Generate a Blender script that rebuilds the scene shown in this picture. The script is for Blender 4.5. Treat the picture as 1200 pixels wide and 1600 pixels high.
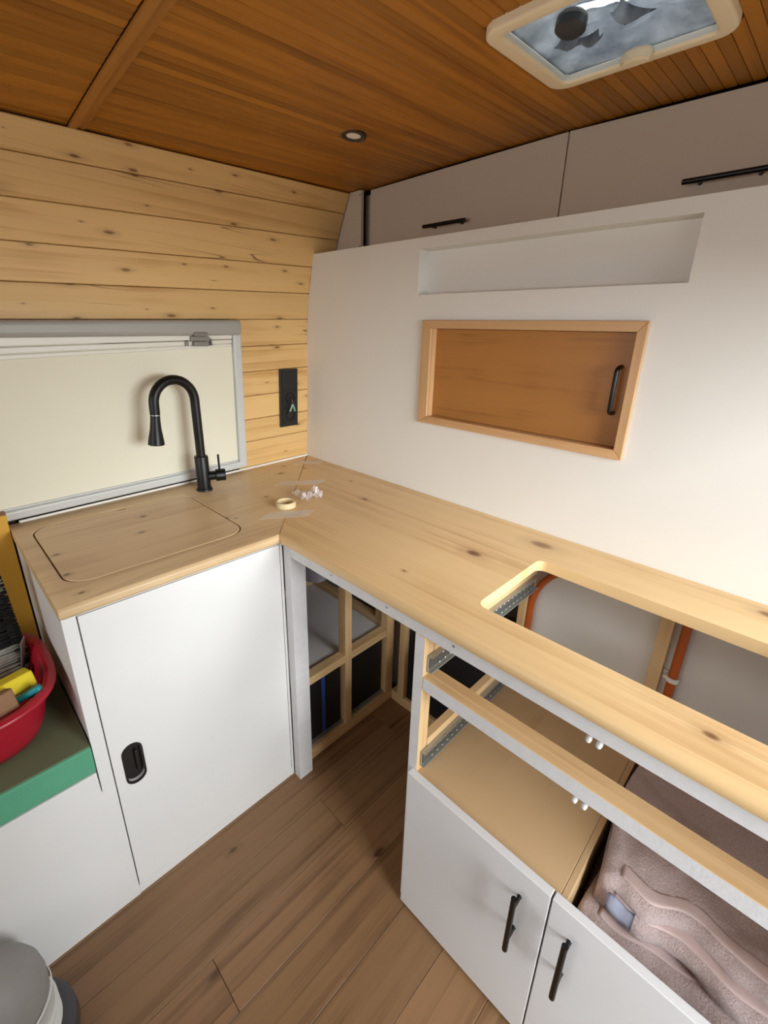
import bpy, bmesh, math, random
from mathutils import Vector, Matrix, noise

for o in list(bpy.data.objects):
    bpy.data.objects.remove(o)
SC = bpy.context.scene
COL = SC.collection
random.seed(7)

# ------------------------------------------------------------------ camera
FPX, PCX, PCY = 701.514, 598.02, 764.18
CAM = Vector((1.16694, 1.59314, 1.42839))
RIGHT = Vector((-0.697208706, 0.716421413, 0.025305725))
DOWN = Vector((0.220359555, 0.247774057, -0.943424445))
FWD = Vector((-0.682159576, -0.652187378, -0.330620533))
cd = bpy.data.cameras.new('camera')
cam = bpy.data.objects.new('camera', cd)
COL.objects.link(cam)
cd.sensor_fit = 'HORIZONTAL'
cd.sensor_width = 36.0
cd.lens = FPX * 36.0 / 1200.0
cd.shift_x = (600 - PCX) / 1200.0
cd.shift_y = (PCY - 800) / 1200.0
cd.clip_start = 0.02
up = -DOWN
cam.matrix_world = Matrix(((RIGHT.x, up.x, -FWD.x, CAM.x), (RIGHT.y, up.y, -FWD.y, CAM.y),
                           (RIGHT.z, up.z, -FWD.z, CAM.z), (0, 0, 0, 1)))
SC.camera = cam

# ------------------------------------------------------------------ world, daylight, exposure
w = bpy.data.worlds.new('sky')
SC.world = w
w.use_nodes = True
bg = w.node_tree.nodes['Background']
bg.inputs[0].default_value = (0.86, 0.93, 1.0, 1)
bg.inputs[1].default_value = 1.6


def area(name, loc, target, sx, sy, power, col):
    ld = bpy.data.lights.new(name, 'AREA')
    ld.shape = 'RECTANGLE'
    ld.size, ld.size_y, ld.energy, ld.color = sx, sy, power, col
    lo = bpy.data.objects.new(name, ld)
    COL.objects.link(lo)
    lo.location = loc
    lo.rotation_euler = (Vector(target) - Vector(loc)).to_track_quat('-Z', 'Y').to_euler()
    return lo


area('daylight_side_door', (0.85, 5.5, 2.2), (0.5, 0.6, 0.75), 4.0, 2.6, 620, (0.93, 0.98, 1.0))
area('daylight_cab', (2.75, 1.0, 1.3), (0.0, 0.9, 0.3), 1.3, 0.6, 9.0, (1.0, 0.98, 0.95))
SC.view_settings.view_transform = 'Standard'
SC.view_settings.look = 'None'
SC.view_settings.exposure = 0.13
SC.view_settings.gamma = 1.0
SC.view_settings.use_curve_mapping = False

# ------------------------------------------------------------------ materials


def s2l(c):
    return tuple(((v / 255.0) / 12.92 if v / 255.0 <= 0.04045 else ((v / 255.0 + 0.055) / 1.055) ** 2.4) for v in c) + (1.0,)


class NT:
    def __init__(self, name):
        self.m = bpy.data.materials.new(name)
        self.m.use_nodes = True
        self.t = self.m.node_tree
        self.b = self.t.nodes['Principled BSDF']

    def n(self, typ, **kw):
        nd = self.t.nodes.new(typ)
        for k, v in kw.items():
            setattr(nd, k, v)
        return nd

    def l(self, a, b):
        self.t.links.new(a, b)

    def val(self, sock, v):
        if hasattr(v, 'is_output') or hasattr(v, 'links'):
            self.l(v, sock)
        else:
            sock.default_value = v

    def math(self, op, a, b=0.0, clamp=False):
        nd = self.n('ShaderNodeMath', operation=op, use_clamp=clamp)
        self.val(nd.inputs[0], a)
        self.val(nd.inputs[1], b)
        return nd.outputs[0]

    def mix(self, f, a, b, mode='MIX'):
        nd = self.n('ShaderNodeMix', data_type='RGBA', blend_type=mode)
        self.val(nd.inputs[0], f)
        self.val(nd.inputs[6], a)
        self.val(nd.inputs[7], b)
        return nd.outputs[2]

    def ramp(self, f, stops):
        nd = self.n('ShaderNodeValToRGB')
        el = nd.color_ramp.elements
        while len(el) < len(stops):
            el.new(0.5)
        for e, (p, c) in zip(el, stops):
            e.position = p
            e.color = c if len(c) == 4 else tuple(c) + (1,)
        self.l(f, nd.inputs[0])
        return nd.outputs[0]

    def noise(self, vec, scale, detail=4, rough=0.55, dist=0.0):
        nd = self.n('ShaderNodeTexNoise')
        if vec is not None:
            self.l(vec, nd.inputs['Vector'])
        nd.inputs['Scale'].default_value = scale
        nd.inputs['Detail'].default_value = detail
        nd.inputs['Roughness'].default_value = rough
        nd.inputs['Distortion'].default_value = dist
        return nd.outputs[0]

    def bump(self, h, strength=0.2, dist=0.002):
        nd = self.n('ShaderNodeBump')
        nd.inputs['Strength'].default_value = strength
        nd.inputs['Distance'].default_value = dist
        self.l(h, nd.inputs['Height'])
        self.l(nd.outputs[0], self.b.inputs['Normal'])

    def set(self, **kw):
        for k, v in kw.items():
            self.val(self.b.inputs[k.replace('_', ' ')], v)


def plain(name, rgb, rough=0.5, metal=0.0, noise_amt=0.0, nscale=30, bump=0.0, bscale=200, **kw):
    t = NT(name)
    c = s2l(rgb)
    t.set(Roughness=rough, Metallic=metal, **kw)
    tc = t.n('ShaderNodeTexCoord').outputs['Object']
    if noise_amt:
        n1 = t.noise(tc, nscale, 5)
        col = t.mix(t.ramp(n1, [(0.3, (0, 0, 0)), (0.7, (1, 1, 1))]), tuple(v * (1 - noise_amt) for v in c[:3]) + (1,), c)
        t.l(col, t.b.inputs['Base Color'])
    else:
        t.b.inputs['Base Color'].default_value = c
    if bump:
        t.bump(t.noise(tc, bscale, 3), bump, 0.002)
    return t.m


def wood(name, light, dark, along, across, rough=0.5, knot=None, knot_u=4.0, knot_v=9.0, knot_keep=0.5,
         fine=0.35, rnd=0.12, wave=0.4, uscale=1.0, vscale=1.0, spec=0.35, bump=0.08, crack=0.0, hue=0.0):
    """procedural timber: u runs with the grain, v across it"""
    t = NT(name)
    tc = t.n('ShaderNodeTexCoord').outputs['Object']
    oi = t.n('ShaderNodeObjectInfo').outputs['Random']

    def dot(v):
        nd = t.n('ShaderNodeVectorMath', operation='DOT_PRODUCT')
        t.l(tc, nd.inputs[0])
        nd.inputs[1].default_value = v
        return nd.outputs['Value']
    u = t.math('ADD', dot(along), t.math('MULTIPLY', oi, 53.7))
    v = t.math('ADD', dot(across), t.math('MULTIPLY', oi, 17.3))

    def uv(su, sv, wv=0.0):
        nd = t.n('ShaderNodeCombineXYZ')
        t.l(t.math('MULTIPLY', u, su * uscale), nd.inputs[0])
        t.l(t.math('MULTIPLY', v, sv * vscale), nd.inputs[1])
        nd.inputs[2].default_value = wv
        return nd.outputs[0]
    broad = t.noise(uv(1.3, 14, 3.1), 1.0, 4, 0.5, 0.6)
    lines = t.noise(uv(2.6, 120, 1.7), 1.0, 3, 0.6, 0.3)
    blot = t.noise(uv(3.0, 6, 9.0), 1.0, 3)
    wv = t.n('ShaderNodeTexWave', wave_type='BANDS', bands_direction='Y', wave_profile='SAW')
    t.l(uv(0.55, 9.0, 0.0), wv.inputs['Vector'])
    wv.inputs['Scale'].default_value = 0.9
    wv.inputs['Distortion'].default_value = 7.0
    wv.inputs['Detail'].default_value = 2.5
    wv.inputs['Detail Scale'].default_value = 0.7
    f = t.math('MULTIPLY', broad, 0.75)
    f = t.math('ADD', f, t.math('MULTIPLY', t.math('SUBTRACT', lines, 0.5), fine))
    f = t.math('ADD', f, t.math('MULTIPLY', t.math('SUBTRACT', wv.outputs['Fac'], 0.5), wave * 0.35))
    f = t.math('ADD', f, t.math('MULTIPLY', t.math('SUBTRACT', blot, 0.5), 0.5))
    f = t.math('ADD', f, 0.1, True)
    L, D = s2l(light), s2l(dark)
    M = tuple(0.5 * (a + b) for a, b in zip(L, D))
    col = t.ramp(f, [(0.22, L), (0.5, tuple(0.7 * a + 0.3 * b for a, b in zip(L, M))), (0.8, D)])
    if knot:
        def knots(su, sv, r, keep, seed):
            vo = t.n('ShaderNodeTexVoronoi', voronoi_dimensions='2D')
            vv = t.n('ShaderNodeVectorMath', operation='ADD')
            t.l(uv(su, sv), vv.inputs[0])
            vv.inputs[1].default_value = (seed, seed * 1.7, 0)
            t.l(vv.outputs[0], vo.inputs['Vector'])
            vo.inputs['Scale'].default_value = 1.0
            sel = t.math('LESS_THAN', t.n('ShaderNodeSeparateColor').outputs[0], keep)
            t.l(vo.outputs['Color'], sel.node.inputs[0].links[0].from_node.inputs[0])
            sc_ = t.n('ShaderNodeSeparateColor')
            t.l(vo.outputs['Color'], sc_.inputs[0])
            wob = t.noise(uv(su * 3, sv * 3, 7.7), 1.0, 2)
            dd = t.math('DIVIDE', t.math('MULTIPLY', vo.outputs['Distance'], t.math('ADD', 0.6, t.math('MULTIPLY', wob, 0.8))), t.math('ADD', 0.3, t.math('MULTIPLY', sc_.outputs[1], 1.25)))
            k = t.ramp(dd, [(0.0, (1, 1, 1)), (r * 0.55, (0.85, 0.85, 0.85)), (r, (0.22, 0.22, 0.22)), (r * 2.6, (0, 0, 0))])
            return t.math('MULTIPLY', k, sel)
        kk = t.math('MAXIMUM', knots(knot_u, knot_v, 0.06, knot_keep, 3.3), knots(knot_u * 0.55, knot_v * 0.6, 0.055, knot_keep * 0.6, 8.1))
        kk = t.math('MULTIPLY', kk, t.math('ADD', 0.55, t.math('MULTIPLY', broad, 0.7)), True)
        col = t.mix(kk, col, s2l(knot))
    if crack:
        ck = t.noise(uv(1.1, 26, 5.5), 1.0, 1, 0.4, 0.3)
        msk = t.noise(uv(1.7, 4, 2.2), 1.0, 1)
        c1 = t.ramp(ck, [(0.494, (0, 0, 0)), (0.5, (1, 1, 1)), (0.506, (0, 0, 0))])
        c2 = t.ramp(msk, [(0.60, (0, 0, 0)), (0.63, (1, 1, 1))])
        col = t.mix(t.math('MULTIPLY', t.math('MULTIPLY', c1, c2), crack), col, s2l((88, 52, 22)))
    hs = t.n('ShaderNodeHueSaturation')
    t.l(t.math('ADD', 1.0 - rnd, t.math('MULTIPLY', oi, 2 * rnd)), hs.inputs['Value'])
    t.l(col, hs.inputs['Color'])
    t.l(hs.outputs[0], t.b.inputs['Base Color'])
    t.set(Roughness=rough)
    t.b.inputs['Specular IOR Level'].default_value = spec
    t.bump(lines, bump, 0.001)
    return t.m


X_, Y_, Z_ = (1, 0, 0), (0, 1, 0), (0, 0, 1)
M = {}
M['white'] = plain('white_paint', (226, 225, 223), 0.42, noise_amt=0.03, nscale=6, bump=0.06, bscale=90)
M['wallwhite'] = plain('white_wall_paint', (225, 221, 214), 0.5, noise_amt=0.025, nscale=4, bump=0.08, bscale=140)
M['greywhite'] = plain('pale_grey_paint', (220, 219, 220), 0.45, noise_amt=0.03, nscale=8, bump=0.08, bscale=120)
M['roughwhite'] = plain('brushed_white_paint', (214, 213, 214), 0.5, noise_amt=0.08, nscale=45, bump=0.22, bscale=150)
M['cabgrey'] = plain('overhead_door_laminate', (202, 186, 168), 0.5, noise_amt=0.02, bump=0.03)
M['pine'] = wood('pine_cladding', (226, 187, 126), (190, 142, 80), X_, (0, 0.3, 1), 0.42, (112, 66, 30), 5.0, 15.0, 0.6, fine=0.3, rnd=0.06, wave=0.45, crack=0.9)
M['pine_top'] = wood('worktop_oiled_wood', (220, 192, 150), (182, 146, 104), X_, Y_, 0.36, (92, 56, 30), 5.0, 15.0, 0.4, fine=0.26, rnd=0.03, wave=0.3, vscale=0.55, crack=0.9)
M['pine_top_y'] = wood('worktop_oiled_wood_lengthwise', (222, 188, 138), (190, 148, 98), Y_, X_, 0.36, (112, 68, 36), 3.4, 8.0, 0.34, fine=0.36, rnd=0.03, wave=0.45, vscale=0.7)
M['batten_x'] = wood('spruce_batten_x', (220, 186, 138), (184, 140, 92), X_, (0, 1, 1), 0.55, (120, 70, 34), 5, 20, 0.2, rnd=0.05)
M['batten_y'] = wood('spruce_batten_y', (220, 186, 138), (184, 140, 92), Y_, (1, 0, 1), 0.55, (120, 70, 34), 5, 20, 0.2, rnd=0.05)
M['batten_z'] = wood('spruce_batten_z', (220, 186, 138), (184, 140, 92), Z_, (1, 1, 0), 0.55, (120, 70, 34), 5, 20, 0.2, rnd=0.05)
M['ply'] = wood('plywood', (206, 174, 132), (188, 154, 112), X_, Y_, 0.5, None, fine=0.15, rnd=0.02, wave=0.2, uscale=1.5, vscale=0.4)
M['slat'] = wood('bamboo_slat', (172, 112, 38), (122, 70, 16), X_, (0, 1, 0.2), 0.4, None, fine=0.5, rnd=0.2, wave=0.15, spec=0.12)
M['trimwood'] = wood('ceiling_trim_wood', (176, 118, 52), (138, 86, 30), Y_, X_, 0.4, None, fine=0.4, rnd=0.05, spec=0.15)
M['cupframe_y'] = wood('cupboard_frame_wood_y', (204, 162, 116), (172, 126, 80), Y_, (1, 0, 1), 0.4, None, fine=0.4, rnd=0.04)
M['cupframe_z'] = wood('cupboard_frame_wood_z', (204, 162, 116), (172, 126, 80), Z_, (1, 1, 0), 0.4, None, fine=0.4, rnd=0.04)
M['cuppanel'] = wood('cupboard_panel_veneer', (172, 116, 56), (140, 90, 40), Y_, (0.2, 0, 1), 0.38, None, fine=0.5, rnd=0.02, wave=0.3, uscale=1.8)
M['floor'] = wood('vinyl_oak_plank', (140, 106, 74), (98, 70, 46), X_, Y_, 0.38, (70, 48, 34), 4, 12, 0.2, fine=0.6, rnd=0.10, wave=0.7, spec=0.4, vscale=0.7)
M['black'] = plain('matt_black_metal', (9, 8, 8), 0.4)
M['black'].node_tree.nodes['Principled BSDF'].inputs['Specular IOR Level'].default_value = 0.35
M['blackplastic'] = plain('black_plastic', (24, 23, 22), 0.38)
M['blackboard'] = plain('black_panel', (22, 23, 27), 0.5, noise_amt=0.3, nscale=5)
M['bluetape'] = plain('blue_tape', (40, 74, 150), 0.5)
M['winframe'] = plain('grey_window_frame', (196, 197, 194), 0.4)
M['cassette'] = plain('grey_blind_cassette', (160, 157, 150), 0.4)
M['railwhite'] = plain('white_blind_rail', (222, 218, 206), 0.35)
M['blind'] = plain('cream_blind_fabric', (226, 221, 200), 0.65, noise_amt=0.02, nscale=3, bump=0.05, bscale=400)
M['latch'] = plain('grey_latch_plastic', (128, 124, 115), 0.4)
M['hatchframe'] = plain('cream_hatch_plastic', (232, 212, 178), 0.4)
M['silver'] = plain('silver_insulation', (176, 184, 192), 0.42, metal=0.35, noise_amt=0.25, nscale=14, bump=0.3, bscale=260)


def foil():
    t = NT('silver_insulation_foil')
    tc = t.n('ShaderNodeTexCoord').outputs['Object']
    c = t.ramp(t.noise(tc, 16, 4), [(0.3, s2l((138, 146, 156))), (0.7, s2l((214, 220, 226)))])
    t.l(c, t.b.inputs['Base Color'])
    t.set(Roughness=0.4)
    t.b.inputs['Metallic'].default_value = 0.15
    t.bump(t.noise(tc, 260, 3), 0.3, 0.002)
    tr_ = t.n('ShaderNodeBsdfTranslucent')
    t.l(c, tr_.inputs[0])
    mx = t.n('ShaderNodeMixShader')
    mx.inputs[0].default_value = 0.6
    t.l(t.b.outputs[0], mx.inputs[1])
    t.l(tr_.outputs[0], mx.inputs[2])
    t.l(mx.outputs[0], t.t.nodes['Material Output'].inputs[0])
    return t.m


M['silver'] = foil()
M['darkplastic'] = plain('dark_grey_plastic', (44, 46, 50), 0.4)
M['lampring'] = plain('dark_brown_ring', (46, 30, 24), 0.4)
M['lamplens'] = plain('frosted_lamp_lens', (235, 225, 205), 0.4)
M['steel'] = plain('zinc_steel', (176, 174, 166), 0.3, metal=0.55, noise_amt=0.12, nscale=60)
M['steeldark'] = plain('steel_ball_cage', (104, 103, 98), 0.4, metal=0.5)
M['zinc'] = plain('catch_white_metal', (204, 204, 202), 0.3)
M['orange'] = plain('orange_gas_hose', (184, 88, 28), 0.45)
M['red'] = plain('red_plastic', (168, 24, 44), 0.32, noise_amt=0.05)
M['foamgreen'] = plain('green_foam', (86, 158, 124), 0.8, noise_amt=0.06, nscale=20, bump=0.2, bscale=350)
M['olive'] = plain('foam_top_shade', (98, 106, 76), 0.85, noise_amt=0.06, nscale=14)  # darker green: shade on the foam's top, put into the colour
M['yellowcard'] = plain('yellow_cardboard', (214, 160, 52), 0.6, noise_amt=0.08, nscale=8)
M['browncard'] = plain('brown_cardboard', (140, 100, 66), 0.65, noise_amt=0.08, nscale=20)
M['kraft'] = plain('kraft_edge', (176, 130, 70), 0.7)
M['sponge'] = plain('yellow_sponge', (232, 208, 40), 0.8, noise_amt=0.1, nscale=60)
M['teal'] = plain('teal_plastic', (22, 128, 130), 0.4)
M['bristle_w'] = plain('grey_white_bristles', (176, 174, 164), 0.7, noise_amt=0.3, nscale=120)
M['bristle_b'] = plain('black_bristles', (14, 14, 16), 0.7)
M['greyfab'] = plain('grey_shell', (150, 146, 142), 0.6, noise_amt=0.1, nscale=16, bump=0.15, bscale=200)
M['ribwhite'] = plain('white_ribs', (214, 213, 208), 0.4)
M['darkrim'] = plain('dark_grey_rim', (66, 65, 68), 0.5)
M['seal'] = plain('dark_joint', (52, 36, 24), 0.8)
M['caulk'] = plain('white_sealant', (240, 236, 228), 0.4)
M['concrete'] = plain('pale_paving', (168, 165, 158), 0.9, noise_amt=0.15, nscale=3)
M['chip'] = plain('chipboard_edge', (206, 164, 108), 0.7, noise_amt=0.15, nscale=140)
M['labelblue'] = plain('care_label_satin', (204, 210, 230), 0.4)
M['tapeclear'] = None


def clear_mat(name, rgb, alpha, rough=0.12):
    t = NT(name)
    t.b.inputs['Base Color'].default_value = s2l(rgb)
    t.set(Roughness=rough, Alpha=alpha)
    return t.m


M['tapeclear'] = clear_mat('clear_tape', (246, 232, 216), 0.5, 0.15)
M['bagclear'] = clear_mat('crinkled_clear_film', (236, 228, 228), 0.38, 0.08)
M['milky'] = clear_mat('milky_dome_plastic', (225, 235, 245), 0.16, 0.3)


def towel_mat():
    t = NT('pink_terry')
    tc = t.n('ShaderNodeTexCoord').outputs['Object']
    n1 = t.noise(tc, 420, 2)
    n2 = t.noise(tc, 14, 3)
    col = t.mix(t.ramp(n1, [(0.3, (0, 0, 0)), (0.7, (1, 1, 1))]), s2l((200, 172, 168)), s2l((238, 218, 214)))
    col = t.mix(t.math('MULTIPLY', n2, 0.4), col, s2l((210, 182, 178)))
    t.l(col, t.b.inputs['Base Color'])
    t.set(Roughness=0.9)
    t.b.inputs['Sheen Weight'].default_value = 0.4
    t.bump(t.noise(tc, 300, 4, 0.7), 0.9, 0.006)
    return t.m


M['terry'] = towel_mat()
M['hem'] = plain('pink_towel_hem', (216, 192, 188), 0.8, noise_amt=0.08, nscale=40, bump=0.3, bscale=300)

# ------------------------------------------------------------------ helpers
ORG = {}


def tag(o, label, cat, group=None, kind=None):
    o['label'] = label
    o['category'] = cat
    if group:
        o['group'] = group
    if kind:
        o['kind'] = kind
    return o


def thing(name, loc, label, cat, group=None, kind=None):
    o = bpy.data.objects.new(name, None)
    COL.objects.link(o)
    o.location = loc
    o.empty_display_size = 0.05
    ORG[o] = Vector(loc)
    return tag(o, label, cat, group, kind)


def link_mesh(name, bm, mats, parent=None, smooth=False, origin=None):
    """bm holds world coordinates; the object gets its own origin"""
    if not isinstance(mats, (list, tuple)):
        mats = [mats]
    if origin is None:
        cs = [v.co for v in bm.verts]
        lo = Vector((min(c.x for c in cs), min(c.y for c in cs), min(c.z for c in cs)))
        hi = Vector((max(c.x for c in cs), max(c.y for c in cs), max(c.z for c in cs)))
        origin = Vector(((lo.x + hi.x) / 2, (lo.y + hi.y) / 2, lo.z))
    origin = Vector(origin)
    for v in bm.verts:
        v.co -= origin
    bmesh.ops.recalc_face_normals(bm, faces=bm.faces)
    me = bpy.data.meshes.new(name)
    bm.to_mesh(me)
    bm.free()
    for m in mats:
        me.materials.append(m)
    if smooth:
        for p in me.polygons:
            p.use_smooth = True
    o = bpy.data.objects.new(name, me)
    COL.objects.link(o)
    ORG[o] = origin
    if parent is not None:
        o.parent = parent
        o.location = origin - ORG[parent]
    else:
        o.location = origin
    return o


def auto_smooth(o, ang=40):
    me = o.data
    for p in me.polygons:
        p.use_smooth = True
    bm = bmesh.new()
    bm.from_mesh(me)
    for e in bm.edges:
        if len(e.link_faces) == 2 and e.calc_face_angle(0) > math.radians(ang):
            e.smooth = False
    bm.to_mesh(me)
    bm.free()
    return o


def hexa(bm, c):
    """8 corners: bottom ring 0-3, top ring 4-7"""
    vs = [bm.verts.new(p) for p in c]
    for f in ((0, 3, 2, 1), (4, 5, 6, 7), (0, 1, 5, 4), (1, 2, 6, 5), (2, 3, 7, 6), (3, 0, 4, 7)):
        bm.faces.new([vs[i] for i in f])
    return vs


def bx(bm, x0, x1, y0, y1, z0, z1):
    return hexa(bm, [(x0, y0, z0), (x1, y0, z0), (x1, y1, z0), (x0, y1, z0), (x0, y0, z1), (x1, y0, z1), (x1, y1, z1), (x0, y1, z1)])


def bevel_all(bm, b, seg=2):
    bmesh.ops.bevel(bm, geom=list(bm.edges), offset=b, segments=seg, affect='EDGES', profile=0.5)


def box(name, x0, x1, y0, y1, z0, z1, mat, parent=None, bev=0.0015, seg=2):
    bm = bmesh.new()
    bx(bm, x0, x1, y0, y1, z0, z1)
    bmesh.ops.recalc_face_normals(bm, faces=bm.faces)
    if bev:
        bevel_all(bm, bev, seg)
    return link_mesh(name, bm, mat, parent)


def rounded(x0, x1, y0, y1, r, n=8):
    pts = []
    for cx, cy, a0 in ((x1 - r, y1 - r, 0), (x0 + r, y1 - r, 90), (x0 + r, y0 + r, 180), (x1 - r, y0 + r, 270)):
        for i in range(n + 1):
            a = math.radians(a0 + 90 * i / n)
            pts.append((cx + r * math.cos(a), cy + r * math.sin(a)))
    return pts


def prism(outline, holes, z0, z1, to3=None):
    """flat plate with holes; to3 maps (a,b,h) to xyz"""
    to3 = to3 or (lambda a, b, h: (a, b, h))
    bm = bmesh.new()
    loops = [outline] + list(holes)
    tops = []
    edges = []
    for lp in loops:
        vs = [bm.verts.new(to3(a, b, z1)) for a, b in lp]
        tops.append(vs)
        for i in range(len(vs)):
            edges.append(bm.edges.new((vs[i], vs[(i + 1) % len(vs)])))
    bmesh.ops.triangle_fill(bm, use_beauty=True, edges=edges)
    faces = list(bm.faces)
    m = {}
    for lp, vs in zip(loops, tops):
        for (a, b), v in zip(lp, vs):
            m[v] = bm.verts.new(to3(a, b, z0))
    for f in faces:
        bm.faces.new([m[v] for v in reversed(f.verts)])
    for vs in tops:
        for i in range(len(vs)):
            a, b = vs[i], vs[(i + 1) % len(vs)]
            bm.faces.new((a, b, m[b], m[a]))
    bmesh.ops.recalc_face_normals(bm, faces=bm.faces)
    return bm


def frame_of(d, ref=Vector((0, 0, 1))):
    d = Vector(d).normalized()
    if abs(d.dot(ref)) > 0.95:
        ref = Vector((0, 1, 0))
    a = d.cross(ref).normalized()
    return a, d.cross(a).normalized()


def tube(bm, pts, rad, seg=14, caps=True):
    pts = [Vector(p) for p in pts]
    if not isinstance(rad, (list, tuple)):
        rad = [rad] * len(pts)
    rings = []
    a0 = None
    for i, p in enumerate(pts):
        d = (pts[min(i + 1, len(pts) - 1)] - pts[max(i - 1, 0)]).normalized()
        if a0 is None:
            a, b = frame_of(d)
        else:
            a = (a0 - d * a0.dot(d)).normalized()
            b = d.cross(a)
        a0 = a
        rings.append([bm.verts.new(p + (a * math.cos(t) + b * math.sin(t)) * rad[i]) for t in [2 * math.pi * k / seg for k in range(seg)]])
    for r0, r1 in zip(rings, rings[1:]):
        for k in range(seg):
            bm.faces.new((r0[k], r0[(k + 1) % seg], r1[(k + 1) % seg], r1[k]))
    if caps:
        bm.faces.new(list(reversed(rings[0])))
        bm.faces.new(rings[-1])


def lathe(bm, prof, centre, axis=(0, 0, 1), seg=24, cap0=True, cap1=True, sx=1.0, sy=1.0):
    """prof: list of (radius, distance along axis)"""
    axis = Vector(axis).normalized()
    a, b = frame_of(axis)
    c = Vector(centre)
    rings = []
    for r, h in prof:
        rings.append([bm.verts.new(c + axis * h + (a * (math.cos(t) * sx) + b * (math.sin(t) * sy)) * r) for t in [2 * math.pi * k / seg for k in range(seg)]])
    for r0, r1 in zip(rings, rings[1:]):
        for k in range(seg):
            bm.faces.new((r0[k], r0[(k + 1) % seg], r1[(k + 1) % seg], r1[k]))
    if cap0:
        bm.faces.new(list(reversed(rings[0])))
    if cap1:
        bm.faces.new(rings[-1])


def tube_obj(name, pts, rad, mat, parent=None, seg=14):
    bm = bmesh.new()
    tube(bm, pts, rad, seg)
    return auto_smooth(link_mesh(name, bm, mat, parent))


def lathe_obj(name, prof, centre, axis, mat, parent=None, seg=24, **kw):
    bm = bmesh.new()
    lathe(bm, prof, centre, axis, seg, **kw)
    return auto_smooth(link_mesh(name, bm, mat, parent))


def lerp(a, b, t):
    return a + (b - a) * t


def interp(x, xs, ys):
    if x <= xs[0]:
        return ys[0] + (ys[1] - ys[0]) * (x - xs[0]) / (xs[1] - xs[0])
    for i in range(len(xs) - 1):
        if x <= xs[i + 1]:
            return lerp(ys[i], ys[i + 1], (x - xs[i]) / (xs[i + 1] - xs[i]))
    return ys[-1] + (ys[-1] - ys[-2]) * (x - xs[-1]) / (xs[-1] - xs[-2])


# the van's side wall curves inwards towards the roof and is not quite square to the bulkhead
PZ = [0, 0.9, 1.21, 1.465, 1.605, 1.7, 1.8, 1.9, 2.0]
PY = [0, 0.003, 0.021, 0.033, 0.057, 0.085, 0.125, 0.175, 0.24]


def yw(x, z):
    return interp(z, PZ, PY) + 0.064 * x


def zc(x, y):
    return 1.906 - 0.055 * (x + 0.1) + 0.016 * (1 - ((y - 1.0) / 0.85) ** 2)


FARX, NEARY = 2.55, 1.97     # cab end and sliding-door side of the living space
H = 0.90                     # worktop height
FX, FY = 0.545, 0.618        # kitchen fronts
HX0, HX1, HY0, HY1 = 0.118, 0.404, 1.048, 1.358   # roof hatch

# ------------------------------------------------------------------ setting: floor
fl = box('floor', -0.35, FARX, -0.05, NEARY, -0.03, -0.004, M['seal'], None, 0)
tag(fl, 'brown wood-look plank floor of the camper van', 'floor', kind='structure')
rows = [0.118 + 0.1268 * k for k in range(-1, 15)]
for k in range(len(rows) - 1):
    y0, y1 = rows[k], min(rows[k + 1], NEARY)
    if y1 - y0 < 0.02:
        continue
    ends = {6: [-0.3, 0.54, 1.76], 7: [-0.3, 0.965, 2.18], 5: [-0.3, 0.18, 1.40], 4: [-0.3, 0.80, 2.0], 8: [-0.3, 0.35, 1.57]}.get(k, [-0.3, 0.25 + (k * 0.37) % 0.9, 1.47 + (k * 0.37) % 0.9])
    ends = ends + [FARX]
    for a, b in zip(ends, ends[1:]):
        if b - a > 0.02:
            box('floor_plank', a + 0.0006, b - 0.0006, max(y0, -0.04) + 0.0006, y1 - 0.0006, -0.004, 0.0, M['floor'], fl, 0.0004, 1)

gd = box('ground', -6, 10, NEARY + 0.02, 14, -0.55, -0.5, M['concrete'], None, 0)
tag(gd, 'pale paved ground outside the open side door', 'ground', kind='structure')

# ------------------------------------------------------------------ setting: ceiling with slats
bm = bmesh.new()
outl = [(-0.45, -0.1), (FARX, -0.1), (FARX, NEARY), (-0.45, NEARY)]
hol = [(HX0 + 0.012, HY0 + 0.012), (HX1 - 0.012, HY0 + 0.012), (HX1 - 0.012, HY1 - 0.012), (HX0 + 0.012, HY1 - 0.012)]
bm.free()
xs = [-0.45, HX0 + 0.012, HX1 - 0.012, 0.78, 1.3, FARX]
ys = [-0.1, 0.1, 0.3, 0.5, 0.8, HY0 + 0.012, HY1 - 0.012, 1.6, NEARY]
bm = bmesh.new()
for lvl, dz in ((0, 0.006), (1, 0.03)):
    g = [[bm.verts.new((x, y, zc(x, y) + dz)) for y in ys] for x in xs]
    for i in range(len(xs) - 1):
        for j in range(len(ys) - 1):
            if i == 1 and j == 5:
                continue
            bm.faces.new((g[i][j], g[i + 1][j], g[i + 1][j + 1], g[i][j + 1]))
ce = link_mesh('ceiling', bm, M['seal'], None, origin=(0, 0, 1.88))
tag(ce, 'low van ceiling lined with narrow honey-brown wooden slats', 'ceiling', kind='structure')
PITCH = 0.0235


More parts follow.
